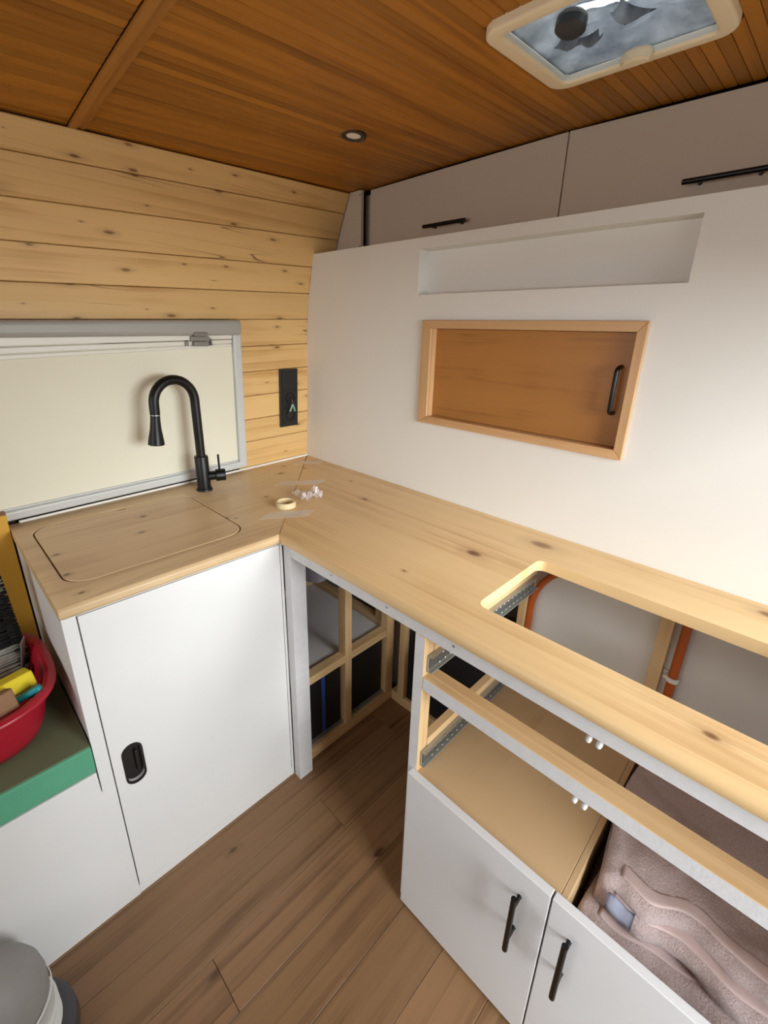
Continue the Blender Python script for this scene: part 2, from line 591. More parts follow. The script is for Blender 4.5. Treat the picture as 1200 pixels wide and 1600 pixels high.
def slat_mesh(x0, x1):
    b = bmesh.new()
    z0, z1 = -0.055 * x0, -0.055 * x1
    h = PITCH / 2 - 0.0005
    hexa(b, [(x0, -h, z0), (x1, -h, z1), (x1, h, z1), (x0, h, z0), (x0, -h, z0 + 0.006), (x1, -h, z1 + 0.006), (x1, h, z1 + 0.006), (x0, h, z0 + 0.006)])
    bmesh.ops.recalc_face_normals(b, faces=b.faces)
    es = [e for e in b.edges if abs(e.verts[0].co.y - e.verts[1].co.y) < 1e-6 and abs(e.verts[0].co.x - e.verts[1].co.x) > 0.01
          and abs(e.verts[0].co.z + 0.055 * e.verts[0].co.x) < 1e-5]
    bmesh.ops.bevel(b, geom=es, offset=0.0016, segments=1, affect='EDGES')
    me = bpy.data.meshes.new('slat')
    b.to_mesh(me)
    b.free()
    me.materials.append(M['slat'])
    return me


sl_full, sl_back, sl_mid, sl_left = slat_mesh(-0.15, 0.782), slat_mesh(-0.15, HX0 + 0.01), slat_mesh(HX1 - 0.01, 0.782), slat_mesh(0.7768, 1.75)


def slat(me, y, dx=0.0):
    s = bpy.data.objects.new('slat', me)
    COL.objects.link(s)
    s.parent = ce
    s.location = Vector((dx, y, zc(0, y) - 0.055 * dx)) - ORG[ce]
    slope = (zc(0, y + 0.01) - zc(0, y - 0.01)) / 0.02
    s.rotation_euler = (math.atan(slope), 0, 0)
    return s


y = 0.10
while y < NEARY - 0.02:
    if HY0 + 0.005 < y < HY1 - 0.005:
        slat(sl_back, y)
        slat(sl_mid, y)
    else:
        slat(sl_full, y)
    slat(sl_left, y + 0.004, 0.047 * (y + 0.004))
    y += PITCH

# cover strip across the ceiling: a light bead and a flatter lath beside it
for i, (xa, xb, d) in enumerate(((0.7595, 0.7735, 0.007), (0.7405, 0.7575, 0.0035))):
    bm = bmesh.new()
    st = [0.1 + 0.187 * k for k in range(11)]
    ring = []
    for yy in st:
        sh = 0.047 * (yy - 0.0)
        ring.append([bm.verts.new((xa + sh, yy, zc(xa, yy) + 0.001)), bm.verts.new((xb + sh, yy, zc(xb, yy) + 0.001)),
                     bm.verts.new((xb + sh, yy, zc(xb, yy) - d)), bm.verts.new((xa + sh, yy, zc(xa, yy) - d))])
    for r0, r1 in zip(ring, ring[1:]):
        for k in range(4):
            bm.faces.new((r0[k], r0[(k + 1) % 4], r1[(k + 1) % 4], r1[k]))
    bm.faces.new(ring[0])
    bm.faces.new(ring[-1])
    o = link_mesh('trim_%d' % (i + 1), bm, M['trimwood'])
    tag(o, ['narrow raised wooden bead crossing the slatted ceiling', 'flat wooden lath beside the raised ceiling bead'][i], 'trim', kind='structure')

# ------------------------------------------------------------------ setting: window wall clad with boards
stx = [-0.105, 0.0, 0.32, 0.7, 1.1, 1.7, FARX]
bm = bmesh.new()
zz = [0, 0.5, 0.9, 1.21, 1.465, 1.605, 1.7, 1.8, 1.9, 2.0]
for off in (-0.019, -0.06):
    g = [[bm.verts.new((x, yw(x, z) + off, z)) for z in zz] for x in [-0.4] + stx]
    for i in range(len(stx)):
        for j in range(len(zz) - 1):
            bm.faces.new((g[i][j], g[i + 1][j], g[i + 1][j + 1], g[i][j + 1]))
wl = link_mesh('wall_left', bm, M['seal'])
tag(wl, 'window-side van wall clad with knotty pale pine boards', 'wall', kind='structure')
# joint lines: height at x=0 and slope along the wall
J = [(1.897, -0.0555), (1.835, -0.0554), (1.751, -0.056), (1.654, -0.0466), (1.562, -0.0427), (1.468, -0.036), (1.375, -0.036),
     (1.283, -0.03), (1.191, -0.017), (1.099, -0.01), (1.011, -0.006), (0.905, 0.0)]


def jz(k, x):
    return J[k][0] + J[k][1] * x


for k in range(len(J) - 1):
    xs = [x for x in stx if x < 0.31] + [0.34] if k >= 5 else stx
    bm = bmesh.new()
    rings = []
    for x in xs:
        zt, zb = jz(k, x) - 0.0008, jz(k + 1, x) + 0.0008
        c = 0.0022
        pr = [(zb, -0.016), (zb, -c), (zb + c, 0.0), ((zb + zt) / 2, 0.0), (zt - c, 0.0), (zt, -c), (zt, -0.016)]
        rings.append([bm.verts.new((x, yw(x, z) + o, z)) for z, o in pr])
    n = len(rings[0])
    for r0, r1 in zip(rings, rings[1:]):
        for q in range(n):
            bm.faces.new((r0[q], r1[q], r1[(q + 1) % n], r0[(q + 1) % n]))
    bm.faces.new(rings[0])
    bm.faces.new(list(reversed(rings[-1])))
    link_mesh('plank', bm, M['pine'], wl)

# ------------------------------------------------------------------ window with pulled blind
wi = thing('window_1', (0.7, yw(0.7, 0.92), 0.92), 'camper window with closed cream blind and grey frame above the sink', 'window', kind='structure')


def wq(name, x0, x1, zl, zh, o0, o1, mat, parent, bev=0.002, sl0=0.0, sl1=0.0):
    """piece on the window wall: zl/zh at x0, with slopes along x"""
    bm = bmesh.new()
    c = []
    for zz_, s in ((zl, sl0), (zh, sl1)):
        for (x, o) in ((x0, o0), (x1, o0), (x1, o1), (x0, o1)):
            z = zz_ + s * (x - x0)
            c.append((x, yw(x, z) + o, z))
    hexa(bm, c)
    bmesh.ops.recalc_face_normals(bm, faces=bm.faces)
    if bev:
        bevel_all(bm, bev, 3)
    return link_mesh(name, bm, mat, parent)


WX1 = 1.45
bl = wq('blind', 0.350, WX1, 0.930, 1.376, 0.002, 0.008, M['blind'], wi, 0)
wq('frame_side', 0.318, 0.350, 0.918, 1.448, 0.0, 0.024, M['winframe'], wi, 0.006)
wq('frame_bottom', 0.340, WX1, 0.917, 0.944, 0.0, 0.026, M['winframe'], wi, 0.006)
wq('frame_lip', 0.352, WX1, 0.943, 0.949, 0.006, 0.014, M['winframe'], wi, 0.002)
wq('blind_cassette', 0.318, WX1, 1.404, 1.455, 0.0, 0.034, M['cassette'], wi, 0.012, -0.02, -0.034)
wq('blind_rail', 0.351, WX1, 1.391, 1.406, 0.004, 0.018, M['railwhite'], wi, 0.003, -0.034, -0.022)
wq('blind_rail', 0.351, WX1, 1.377, 1.3895, 0.004, 0.015, M['railwhite'], wi, 0.003, -0.04, -0.034)
wq('blind_rail', 0.351, WX1, 1.366, 1.3755, 0.004, 0.012, M['railwhite'], wi, 0.003, -0.045, -0.04)
lt = wq('latch', 0.440, 0.505, 1.384, 1.399, 0.014, 0.030, M['latch'], wi, 0.003)
wq('latch_button', 0.446, 0.497, 1.368, 1.383, 0.012, 0.034, M['latch'], lt, 0.003)
wq('latch_cap', 0.450, 0.498, 1.399, 1.412, 0.018, 0.040, M['latch'], lt, 0.005)
wq('latch_tab', 0.432, 0.438, 1.370, 1.392, 0.012, 0.030, M['latch'], lt, 0.002)
wq('latch_tab', 0.512, 0.522, 1.368, 1.384, 0.012, 0.024, M['latch'], lt, 0.002)

# white bead where worktop meets the window wall
bm = bmesh.new()
tube(bm, [(0.0, yw(0, 0.9) + 0.002, 0.9022), (0.5, yw(0.5, 0.9) + 0.002, 0.9022), (1.04, yw(1.04, 0.9) + 0.002, 0.9022)], 0.004, 8)
o = auto_smooth(link_mesh('trim_3', bm, M['caulk']))
tag(o, 'thin white sealant bead behind the sink worktop', 'trim', kind='structure')

# ------------------------------------------------------------------ setting: white bulkhead wall with niche and cupboard opening
NY0, NY1, NZ0, NZ1 = 0.605, 1.335, 1.540, 1.667
CY0, CY1, CZ0, CZ1 = 0.672, 1.262, 1.168, 1.445
WT = 1.698
ysb = [0.10, 0.35, NY0, CY0, CY1, NY1, 1.6, NEARY]
zsb = [0.0, 0.45, 0.9, CZ0, CZ1, NZ0, NZ1, WT]
bm = bmesh.new()


def wallface(x, flip=False):
    cols = []
    for j, yy in enumerate([None] + ysb):
        cols.append([bm.verts.new((x, (yw(0, z) if yy is None else yy), z)) for z in zsb])
    yv = [0.0] + ysb
    for i in range(len(cols) - 1):
        for k in range(len(zsb) - 1):
            a, b = yv[i], zsb[k]
            if NY0 - 1e-4 <= a < NY1 - 1e-4 and abs(b - NZ0) < 1e-4:
                continue
            if CY0 - 1e-4 <= a < CY1 - 1e-4 and abs(b - CZ0) < 1e-4:
                continue
            bm.faces.new((cols[i][k], cols[i + 1][k], cols[i + 1][k + 1], cols[i][k + 1]))
    return cols


fc = wallface(0.0)
bc = wallface(-0.018)
for k in range(len(zsb) - 1):
    bm.faces.new((fc[0][k], bc[0][k], bc[0][k + 1], fc[0][k + 1]))
    bm.faces.new((fc[-1][k], bc[-1][k], bc[-1][k + 1], fc[-1][k + 1]))
for i in range(len(fc) - 1):
    bm.faces.new((fc[i][-1], fc[i + 1][-1], bc[i + 1][-1], bc[i][-1]))
# niche and cupboard recesses as boxes open to the front
for (a0, a1, b0, b1, d) in ((NY0, NY1, NZ0, NZ1, 0.05), (CY0, CY1, CZ0, CZ1, 0.22)):
    f = [bm.verts.new((0.0, yy, z)) for yy, z in ((a0, b0), (a1, b0), (a1, b1), (a0, b1))]
    g = [bm.verts.new((-d, yy, z)) for yy, z in ((a0, b0), (a1, b0), (a1, b1), (a0, b1))]
    for q in range(4):
        bm.faces.new((f[q], f[(q + 1) % 4], g[(q + 1) % 4], g[q]))
    bm.faces.new(g)
bmesh.ops.remove_doubles(bm, verts=bm.verts, dist=1e-5)
wr = link_mesh('wall_right', bm, M['wallwhite'])
tag(wr, 'white painted bulkhead wall with a long shallow niche', 'wall', kind='structure')

# other sides of the living space (behind the camera)
bm = bmesh.new()
DX0, DX1, DZ1 = 0.02, 0.84, 1.52
for (x0, x1, z0, z1) in ((-0.4, DX0, 0, 1.95), (DX1, FARX, 0, 1.95), (DX0, DX1, DZ1, 1.95)):
    bx(bm, x0, x1, NEARY, NEARY + 0.04, z0, z1)
o = link_mesh('wall_front', bm, M['wallwhite'])
tag(o, 'white van side wall around the open sliding door, behind the viewer', 'wall', kind='structure')
bm = bmesh.new()
for (y0, y1, z0, z1) in ((-0.1, NEARY, 0, 0.95), (-0.1, 0.3, 0.95, 1.95), (1.7, NEARY, 0.95, 1.95), (0.3, 1.7, 1.65, 1.95)):
    bx(bm, FARX, FARX + 0.04, y0, y1, z0, z1)
o = link_mesh('wall_back', bm, M['wallwhite'])
tag(o, 'partition towards the driving cab with a wide opening, behind the viewer', 'wall', kind='structure')
bm = bmesh.new()
bx(bm, -0.45, -0.41, -0.1, NEARY, 0, 1.95)
o = link_mesh('wall_rear', bm, M['wallwhite'])
tag(o, 'rear wall hidden behind the overhead cabinets', 'wall', kind='structure')

# ------------------------------------------------------------------ overhead cabinets behind the bulkhead


def bar_handle(parent, p0, p1, n, r=0.0055, inset=0.028):
    """round bar on two posts; n points out of the door"""
    p0, p1, n = Vector(p0), Vector(p1), Vector(n)
    d = (p1 - p0).normalized()
    h = tube_obj('handle', [p0, p1], r, M['black'], parent, 14)
    for q in (p0 + d * inset, p1 - d * inset):
        bm = bmesh.new()
        tube(bm, [q - n, q - n * 0.85, q - n * 0.25, q], [0.0048, 0.004, 0.004, 0.0045], 12)
        auto_smooth(link_mesh('handle_post', bm, M['black'], h))
    return h


def overhead(y0, y1, hy, label):
    t = thing('overhead_cabinet', (-0.25, (y0 + y1) / 2, WT), label, 'cabinet', 'overhead cabinets')
    bm = bmesh.new()
    hexa(bm, [(-0.40, y0, WT + 0.002), (-0.157, y0, WT + 0.002), (-0.157, y1, WT + 0.002), (-0.40, y1, WT + 0.002),
              (-0.40, y0, zc(-0.1, y0) - 0.006), (-0.157, y0, zc(-0.1, y0) - 0.006), (-0.157, y1, zc(-0.1, y1) - 0.006), (-0.40, y1, zc(-0.1, y1) - 0.006)])
    link_mesh('body', bm, M['cabgrey'], t)
    bm = bmesh.new()
    a, b = y0 + 0.0015, y1 - 0.0015
    hexa(bm, [(-0.156, a, WT + 0.004), (-0.14, a, WT + 0.004), (-0.14, b, WT + 0.004), (-0.156, b, WT + 0.004),
              (-0.156, a, zc(-0.14, a) - 0.004), (-0.14, a, zc(-0.14, a) - 0.004), (-0.14, b, zc(-0.14, b) - 0.004), (-0.156, b, zc(-0.14, b) - 0.004)])
    bmesh.ops.recalc_face_normals(bm, faces=bm.faces)
    bevel_all(bm, 0.0012, 2)
    d = link_mesh('door', bm, M['cabgrey'], t)
    bar_handle(d, (-0.11, hy, 1.754), (-0.11, hy + 0.162, 1.754), (0.03, 0, 0))
    return t


overhead(0.242, 0.965, 0.522, 'pale grey overhead cabinet door with black bar handle, nearer the pine wall')
overhead(0.965, NEARY - 0.03, 1.255, 'pale grey overhead cabinet door under the roof hatch, nearer the right edge')
bm = bmesh.new()
hexa(bm, [(-0.122, 0.05, 1.60), (-0.110, 0.05, 1.60), (-0.110, 0.227, 1.60), (-0.122, 0.227, 1.60),
          (-0.122, 0.05, 1.905), (-0.110, 0.05, 1.905), (-0.110, 0.227, 1.905), (-0.122, 0.227, 1.905)])
fp = link_mesh('filler_panel', bm, M['cabgrey'])
tag(fp, 'narrow pale filler panel between pine wall and overhead cabinet', 'panel')
box('side_strip', -0.165, -0.158, 0.20, 0.2415, 1.60, 1.900, M['cabgrey'], fp, 0.001)
for z in (1.725, 1.890):
    lathe_obj('screw', [(0.0025, 0), (0.0025, 0.0012)], (-0.110, 0.221, z), (1, 0, 0), M['darkplastic'], fp, 10)

# ------------------------------------------------------------------ cupboard in the bulkhead
cu = thing('wall_cupboard', (-0.01, 0.96, 1.145), 'built-in cupboard with oak-coloured frame and brown sliding panel in white wall', 'cupboard')
FO = (0.638, 1.280, 1.148, 1.466)
FI = (CY0 + 0.003, CY1 - 0.003, CZ0 + 0.003, CZ1 - 0.003)
FO4 = [(FO[0], FO[2]), (FO[1], FO[2]), (FO[1], FO[3]), (FO[0], FO[3])]
FI4 = [(FI[0], FI[2]), (FI[1], FI[2]), (FI[1], FI[3]), (FI[0], FI[3])]
for q in range(4):
    o0, o1, i1, i0 = FO4[q], FO4[(q + 1) % 4], FI4[(q + 1) % 4], FI4[q]
    bm = bmesh.new()
    poly = (o0, o1, i1, i0)
    hexa(bm, [(0.0005, a, b) for a, b in poly] + [(0.011, a, b) for a, b in poly])
    # inner lining reaching back into the opening
    bmesh.ops.recalc_face_normals(bm, faces=bm.faces)
    bevel_all(bm, 0.0015, 2)
    link_mesh('frame_rail' if q in (0, 2) else 'frame_stile', bm, M['cupframe_y'] if q in (0, 2) else M['cupframe_z'], cu)
    bm = bmesh.new()
    t0 = 0.003
    oo0 = (FI4[q][0] + (-t0 if q in (0, 3) else t0) * 0.9, FI4[q][1] + (-t0 if q in (0, 1) else t0) * 0.9)
    qn = (q + 1) % 4
    oo1 = (FI4[qn][0] + (-t0 if qn in (0, 3) else t0) * 0.9, FI4[qn][1] + (-t0 if qn in (0, 1) else t0) * 0.9)
    poly = (oo0, oo1, i1, i0)
    hexa(bm, [(-0.045, a, b) for a, b in poly] + [(0.0, a, b) for a, b in poly])
    link_mesh('lining', bm, M['cupframe_y'] if q in (0, 2) else M['cupframe_z'], cu)
pn = box('sliding_panel', -0.026, -0.020, CY0 + 0.004, CY1 - 0.004, CZ0 + 0.004, CZ1 - 0.004, M['cuppanel'], cu, 0.0005)
hp = []
for t in [k / 6 for k in range(7)]:
    a = t * math.pi / 2
    hp.append((-0.020 + 0.028 * math.sin(a), 1.232, 1.254 + 0.010 * (1 - math.cos(a))))
hp2 = [(p[0], p[1], 1.254 + 1.364 - p[2]) for p in reversed(hp)]
ha = tube_obj('handle', hp + hp2, 0.0052, M['black'], pn, 12)

# ------------------------------------------------------------------ sink cabinet and bench on the left
sk = thing('sink_cabinet', (0.80, 0.36, 0), 'white sink cabinet with flush door and black recessed pull', 'cabinet')
TZ = H - 0.027
box('stile', 0.5455, 0.5535, FY - 0.016, FY, 0.0, TZ, M['white'], sk, 0.0008)
box('rail', 0.553, 1.037, FY - 0.016, FY, 0.868, TZ, M['white'], sk, 0.001)
box('plinth', 0.553, 1.037, FY - 0.016, FY - 0.001, 0.0, 0.030, M['white'], sk, 0.001)
box('side_panel', 1.047, 1.062, 0.075, FY - 0.016, 0.0, TZ, M['white'], sk, 0.001)
box('back_panel', 0.56, 1.045, 0.07, 0.08, 0.0, TZ - 0.05, M['white'], sk, 0)
px0, px1, pz0, pz1 = 0.9715, 1.0105, 0.371, 0.486
stad = []
rr = (px1 - px0) / 2
for cz_, a0 in ((pz1 - rr, 0), (pz0 + rr, 180)):
    for i in range(11):
        a = math.radians(a0 + 18 * i)
        stad.append(((px0 + px1) / 2 + rr * math.cos(a), cz_ + rr * math.sin(a)))
bm = prism([(0.5555, 0.0325), (1.0345, 0.0325), (1.0345, 0.866), (0.5555, 0.866)], [stad], FY - 0.016, FY, lambda a, b, h: (a, h, b))
dr = link_mesh('door', bm, M['white'], sk)
# recessed pull: rim ring, cup and inner lip
def stadium(grow):
    out = []
    for cz_, a0 in ((pz1 - rr, 0), (pz0 + rr, 180)):
        for i in range(11):
            a = math.radians(a0 + 18 * i)
            out.append(((px0 + px1) / 2 + (rr + grow) * math.cos(a), cz_ + (rr + grow) * math.sin(a)))
    return out
pl = link_mesh('pull', prism(stadium(0.0035), [stadium(-0.0012)], FY - 0.002, FY + 0.0018, lambda a, b, h: (a, h, b)), M['blackplastic'], dr)
link_mesh('pull_cup', prism(stadium(-0.001), [], FY - 0.0145, FY - 0.011, lambda a, b, h: (a, h, b)), M['blackplastic'], pl)
box('pull_lip', 0.979, 0.986, FY - 0.011, FY - 0.002, 0.397, 0.460, M['blackplastic'], pl, 0.001)

be = thing('bench', (1.5, 0.3, 0), 'low white bench box at the left, its top covered with green foam', 'bench')
bm = prism([(1.0372, 0.0), (2.05, 0.0), (2.05, 0.463), (1.0665, 0.463), (1.0655, 0.402), (1.0645, 0.400), (1.0635, 0.402), (1.0625, TZ - 0.0005), (1.0372, TZ - 0.0005)], [], FY - 0.016, FY, lambda a, b, h: (a, h, b))
link_mesh('front_panel', bm, M['white'], be)
box('seat_board', 1.063, 2.05, 0.13, FY - 0.017, 0.447, 0.463, M['chip'], be, 0.001)
box('end_panel', 2.035, 2.05, 0.14, FY - 0.017, 0.0, 0.446, M['white'], be, 0.001)

# ------------------------------------------------------------------ worktops and lid
LX = 1.065
lid_out = rounded(0.607, 1.027, 0.145, 0.543, 0.055, 10)
hole = rounded(0.604, 1.030, 0.142, 0.546, 0.057, 10)
# notch for a finger at the back edge of the lid
nx = 0.805
bm = prism([(0.0035, 0.0055), (0.5608, 0.630), (LX, 0.630), (LX, yw(LX, H) + 0.003), (0.5, yw(0.5, H) + 0.003)], [hole], TZ, H)
es = [e for e in bm.edges if all(abs(v.co.y - 0.630) < 1e-5 for v in e.verts) and abs(e.verts[0].co.z - e.verts[1].co.z) < 1e-5]
bmesh.ops.bevel(bm, geom=es, offset=0.009, segments=4, affect='EDGES', profile=0.5)
es = [e for e in bm.edges if all(abs(v.co.z - H) < 1e-5 and 0.6 < v.co.x < 1.035 and 0.13 < v.co.y < 0.55 for v in e.verts) and len(e.link_faces) == 2 and e.calc_face_angle(0) > 0.8]
bmesh.ops.bevel(bm, geom=es, offset=0.0018, segments=1, affect='EDGES')
o = auto_smooth(link_mesh('worktop', bm, M['pine_top'], None), 35)
tag(o, 'oiled wooden worktop over the sink, mitred at the corner', 'worktop')

lid_pts = []
for (a, b) in lid_out:
    lid_pts.append((a, b))
# cut the notch into the straight back edge (between the 3rd and 4th corner arcs)
idx = max(range(len(lid_pts)), key=lambda i: (abs(lid_pts[i][1] - 0.145) < 1e-6, -abs(lid_pts[i][0] - 0.607)))
new = []
for i, p in enumerate(lid_pts):
    new.append(p)
    q = lid_pts[(i + 1) % len(lid_pts)]
    if abs(p[1] - 0.145) < 1e-6 and abs(q[1] - 0.145) < 1e-6 and q[0] - p[0] > 0.1:
        for k in range(9):
            a = math.pi * k / 8
            new.append((nx - 0.016 * math.cos(a), 0.145 + 0.013 * math.sin(a)))
bm = prism(new, [], TZ + 0.004, H)
es = [e for e in bm.edges if all(abs(v.co.z - H) < 1e-5 for v in e.verts) and len(e.link_faces) == 2 and e.calc_face_angle(0) > 0.8]
bmesh.ops.bevel(bm, geom=es, offset=0.0018, segments=1, affect='EDGES')
o = link_mesh('sink_cover_board', bm, M['pine_top'])
tag(o, 'flush wooden sink lid with rounded corners and finger notch', 'cover')
# steel bowl under the lid
bm = bmesh.new()
lv = [(0.0, 0.0), (0.006, -0.08), (0.02, -0.14), (0.06, -0.15)]
rings = []
for g, dz in lv:
    rings.append([bm.verts.new((a, b, TZ - 0.001 + dz)) for a, b in rounded(0.606 + g, 1.028 - g, 0.144 + g, 0.544 - g, 0.05, 6)])
for r0, r1 in zip(rings, rings[1:]):
    for q in range(len(r0)):
        bm.faces.new((r0[q], r0[(q + 1) % len(r0)], r1[(q + 1) % len(r0)], r1[q]))
bm.faces.new(rings[-1])
o = auto_smooth(link_mesh('sink_bowl', bm, M['steel']))
tag(o, 'steel sink bowl hidden beneath the wooden lid', 'sink')

cut = rounded(0.164, 0.448, 1.184, 1.74, 0.022, 6)
bm = prism([(0.001, 0.0092), (0.001, NEARY - 0.004), (0.559, NEARY - 0.004), (0.5595, 0.6262)], [cut], TZ, H)
es = [e for e in bm.edges if all(v.co.x > 0.5585 for v in e.verts) and abs(e.verts[0].co.z - e.verts[1].co.z) < 1e-5 and abs(e.verts[0].co.y - e.verts[1].co.y) > 0.1]
bmesh.ops.bevel(bm, geom=es, offset=0.009, segments=4, affect='EDGES', profile=0.5)
o = auto_smooth(link_mesh('worktop', bm, M['pine_top_y'], None), 35)
tag(o, 'long wooden worktop along the white wall with rectangular cutout', 'worktop')

# ------------------------------------------------------------------ faucet
fa = thing('faucet', (0.540, 0.146, H), 'matt black kitchen faucet with high arched pull-out spout', 'faucet')
fx, fy = 0.540, 0.146
lathe_obj('base_ring', [(0.0265, 0), (0.0265, 0.004), (0.0245, 0.007)], (fx, fy, H), Z_, M['black'], fa, 28)
lathe_obj('body', [(0.022, 0.006), (0.022, 0.117), (0.0205, 0.120)], (fx, fy, H), Z_, M['black'], fa, 28)
R0 = 0.068
zt_ = 1.206
dirv = Vector((0.985, 0.17, 0)).normalized()
pts = [Vector((fx, fy, 1.018)), Vector((fx, fy, 1.10)), Vector((fx, fy, 1.17))]
for k in range(0, 19):
    a = math.pi * k / 18 * 1.0
    pts.append(Vector((fx, fy, zt_)) + dirv * (R0 * (1 - math.cos(a))) + Vector((0, 0, R0 * math.sin(a))))
end = pts[-1]
pts.append(end + Vector((0, 0, -0.03)) + dirv * 0.001)
tube_obj('spout', pts, 0.0145, M['black'], fa, 18)
e0 = end + Vector((0, 0, -0.030)) + dirv * 0.001
hd = (Vector((0, 0, -1)) + dirv * 0.10).normalized()
lathe_obj('hose_ring', [(0.0140, 0), (0.0140, 0.0025)], e0, hd, M['steel'], fa, 20)
lathe_obj('spray_head', [(0.0138, 0.0025), (0.0142, 0.018), (0.0165, 0.045), (0.0225, 0.080), (0.0235, 0.090), (0.0215, 0.092)], e0, hd, M['black'], fa, 24)
ld = Vector((-0.93, 0.36, 0)).normalized()
kb = lathe_obj('lever_knob', [(0.0155, 0.012), (0.0155, 0.040), (0.0208, 0.041), (0.0208, 0.070), (0.0195, 0.072)], (fx, fy, 0.948), ld, M['black'], fa, 22)
lp = Vector((fx, fy, 0.948)) + ld * 0.054
tube_obj('lever', [lp + Vector((0, 0, 0.012)), lp + Vector((0, 0, 0.072))], 0.0036, M['black'], kb, 10)

# ------------------------------------------------------------------ socket strip on the pine wall
so = thing('power_socket', (0.102, yw(0.1, 1.05), 1.047), 'black three-gang power socket plate on the pine wall', 'socket')
wq('plate', 0.0575, 0.1465, 1.047, 1.279, 0.0005, 0.009, M['blackplastic'], so, 0.002)
for k in range(3):
    z0 = 1.062 + 0.0715 * k
    ins = wq('insert', 0.069, 0.130, z0, z0 + 0.061, 0.0085, 0.0115, M['blackplastic'], so, 0.0012)
    if k < 2:
        cz_ = z0 + 0.0305
        bm = bmesh.new()
        lathe(bm, [(0.0215, 0.0), (0.0215, 0.003), (0.0185, 0.003), (0.0180, -0.008)], (0.0995, yw(0.0995, cz_) + 0.0105, cz_), (-0.06, 1, -0.06), 26, cap0=True, cap1=True)
        auto_smooth(link_mesh('socket_well', bm, M['black'], ins))
    wq('edge_bar', 0.1325, 0.1355, z0, z0 + 0.058, 0.0085, 0.0120, M['darkplastic'], so, 0.0008)
cb = thing('cable_plug', (0.098, yw(0.1, 1.10) + 0.02, 1.10), 'short cable with two pale green plugs hanging from the wall socket', 'cable')
M['plug'] = plain('pale_green_plug', (120, 160, 138), 0.4)
lo_ = [Vector((0.101, yw(0.1, 1.16) + 0.014, 1.166)), Vector((0.103, yw(0.1, 1.15) + 0.03, 1.158)), Vector((0.100, yw(0.1, 1.13) + 0.030, 1.142))]
tube_obj('cord', lo_, 0.003, M['darkplastic'], cb, 8)
for dx in (0.011, -0.012):
    a = lo_[-1]
    b = a + Vector((dx * 0.5, 0, -0.014))
    c = a + Vector((dx, -0.004, -0.030))
    tube_obj('plug', [a, b, c], [0.0028, 0.0038, 0.004], M['plug'], cb, 8)

# ------------------------------------------------------------------ corner cupboard opening (framing under the long worktop)
ff = thing('face_frame', (0.53, 1.3, 0), 'white painted face frame under the long worktop with open drawer bays', 'frame')


def faced_box(name, x0, x1, y0, y1, z0, z1, mats, pick, parent, bev=0.0012):
    bm = bmesh.new()
    bx(bm, x0, x1, y0, y1, z0, z1)
    bmesh.ops.recalc_face_normals(bm, faces=bm.faces)
    for f in bm.faces:
        f.material_index = pick(f.normal)
    bevel_all(bm, bev, 1)
    return link_mesh(name, bm, mats, parent)


RW = [M['batten_y'], M['roughwhite']]
paint = lambda n: 1 if (n.x > 0.5) else 0
box('corner_post', 0.494, FX, 0.622, 0.653, 0.0, TZ - 0.001, M['roughwhite'], ff, 0.0012)
faced_box('top_rail', 0.512, FX, 0.6535, NEARY - 0.011, 0.838, TZ - 0.001, RW, paint, ff)
faced_box('drawer_rail', 0.500, FX, 1.131, NEARY - 0.01, 0.704, 0.738, RW, paint, ff)
faced_box('post', 0.512, FX, 1.104, 1.131, 0.0, 0.838, [M['batten_z'], M['roughwhite']], paint, ff)
# screw heads on the rail
for yy in (0.83, 1.02, 1.20):
    lathe_obj('screw', [(0.003, 0), (0.003, 0.001)], (FX, yy, 0.857), X_, M['steel'], ff, 10)
# double magnetic catches under the rails
for z in (0.838, 0.704):
    ct = box('catch_plate', 0.500, 0.540, 1.452, 1.486, z - 0.004, z - 0.0005, M['zinc'], ff, 0.001)
    for yy in (1.461, 1.477):
        lathe_obj('catch_pin', [(0.0048, 0), (0.0052, 0.007), (0.004, 0.012), (0.002, 0.0135)], (0.534, yy, z - 0.007), (1, 0, -0.55), M['zinc'], ct, 12)

cf = thing('corner_framing', (0.28, 0.60, 0), 'raw spruce batten framing inside the dark corner cupboard', 'frame')
YF = 0.618
box('bottom_batten', 0.058, 0.493, YF - 0.036, YF, 0.0, 0.045, M['batten_x'], cf)
box('middle_batten', 0.102, 0.493, YF - 0.036, YF - 0.001, 0.322, 0.352, M['batten_x'], cf)
box('top_batten', 0.030, 0.493, YF - 0.036, YF, TZ - 0.036, TZ - 0.001, M['batten_x'], cf)
box('stud', 0.284, 0.314, YF - 0.0365, YF + 0.001, 0.045, TZ - 0.037, M['batten_z'], cf)
box('corner_stud', 0.060, 0.101, YF - 0.036, YF, 0.045, TZ - 0.037, M['batten_z'], cf)
box('stud', 0.045, 0.075, 0.66, 0.69, 0.045, TZ - 0.002, M['batten_z'], cf)
box('floor_batten', 0.028, 0.066, 0.620, 1.10, 0.0, 0.045, M['batten_y'], cf)
box('back_batten', 0.060, 0.090, 0.14, 0.58, 0.337, 0.365, M['batten_y'], cf)
box('rear_batten', 0.091, 0.480, 0.11, 0.139, 0.337, 0.365, M['batten_x'], cf)
box('stud', 0.060, 0.090, 0.108, 0.138, 0.366, TZ - 0.002, M['batten_z'], cf)
box('stud', 0.452, 0.482, 0.108, 0.138, 0.366, TZ - 0.002, M['batten_z'], cf)
box('stud', 0.0605, 0.0895, 0.54, 0.57, 0.366, TZ - 0.002, M['batten_z'], cf)
sb = box('shelf_board', 0.062, 0.550, 0.105, YF - 0.038, 0.323, 0.3355, M['greywhite'], None, 0.001)
tag(sb, 'pale board lying on battens inside the corner cupboard', 'board')
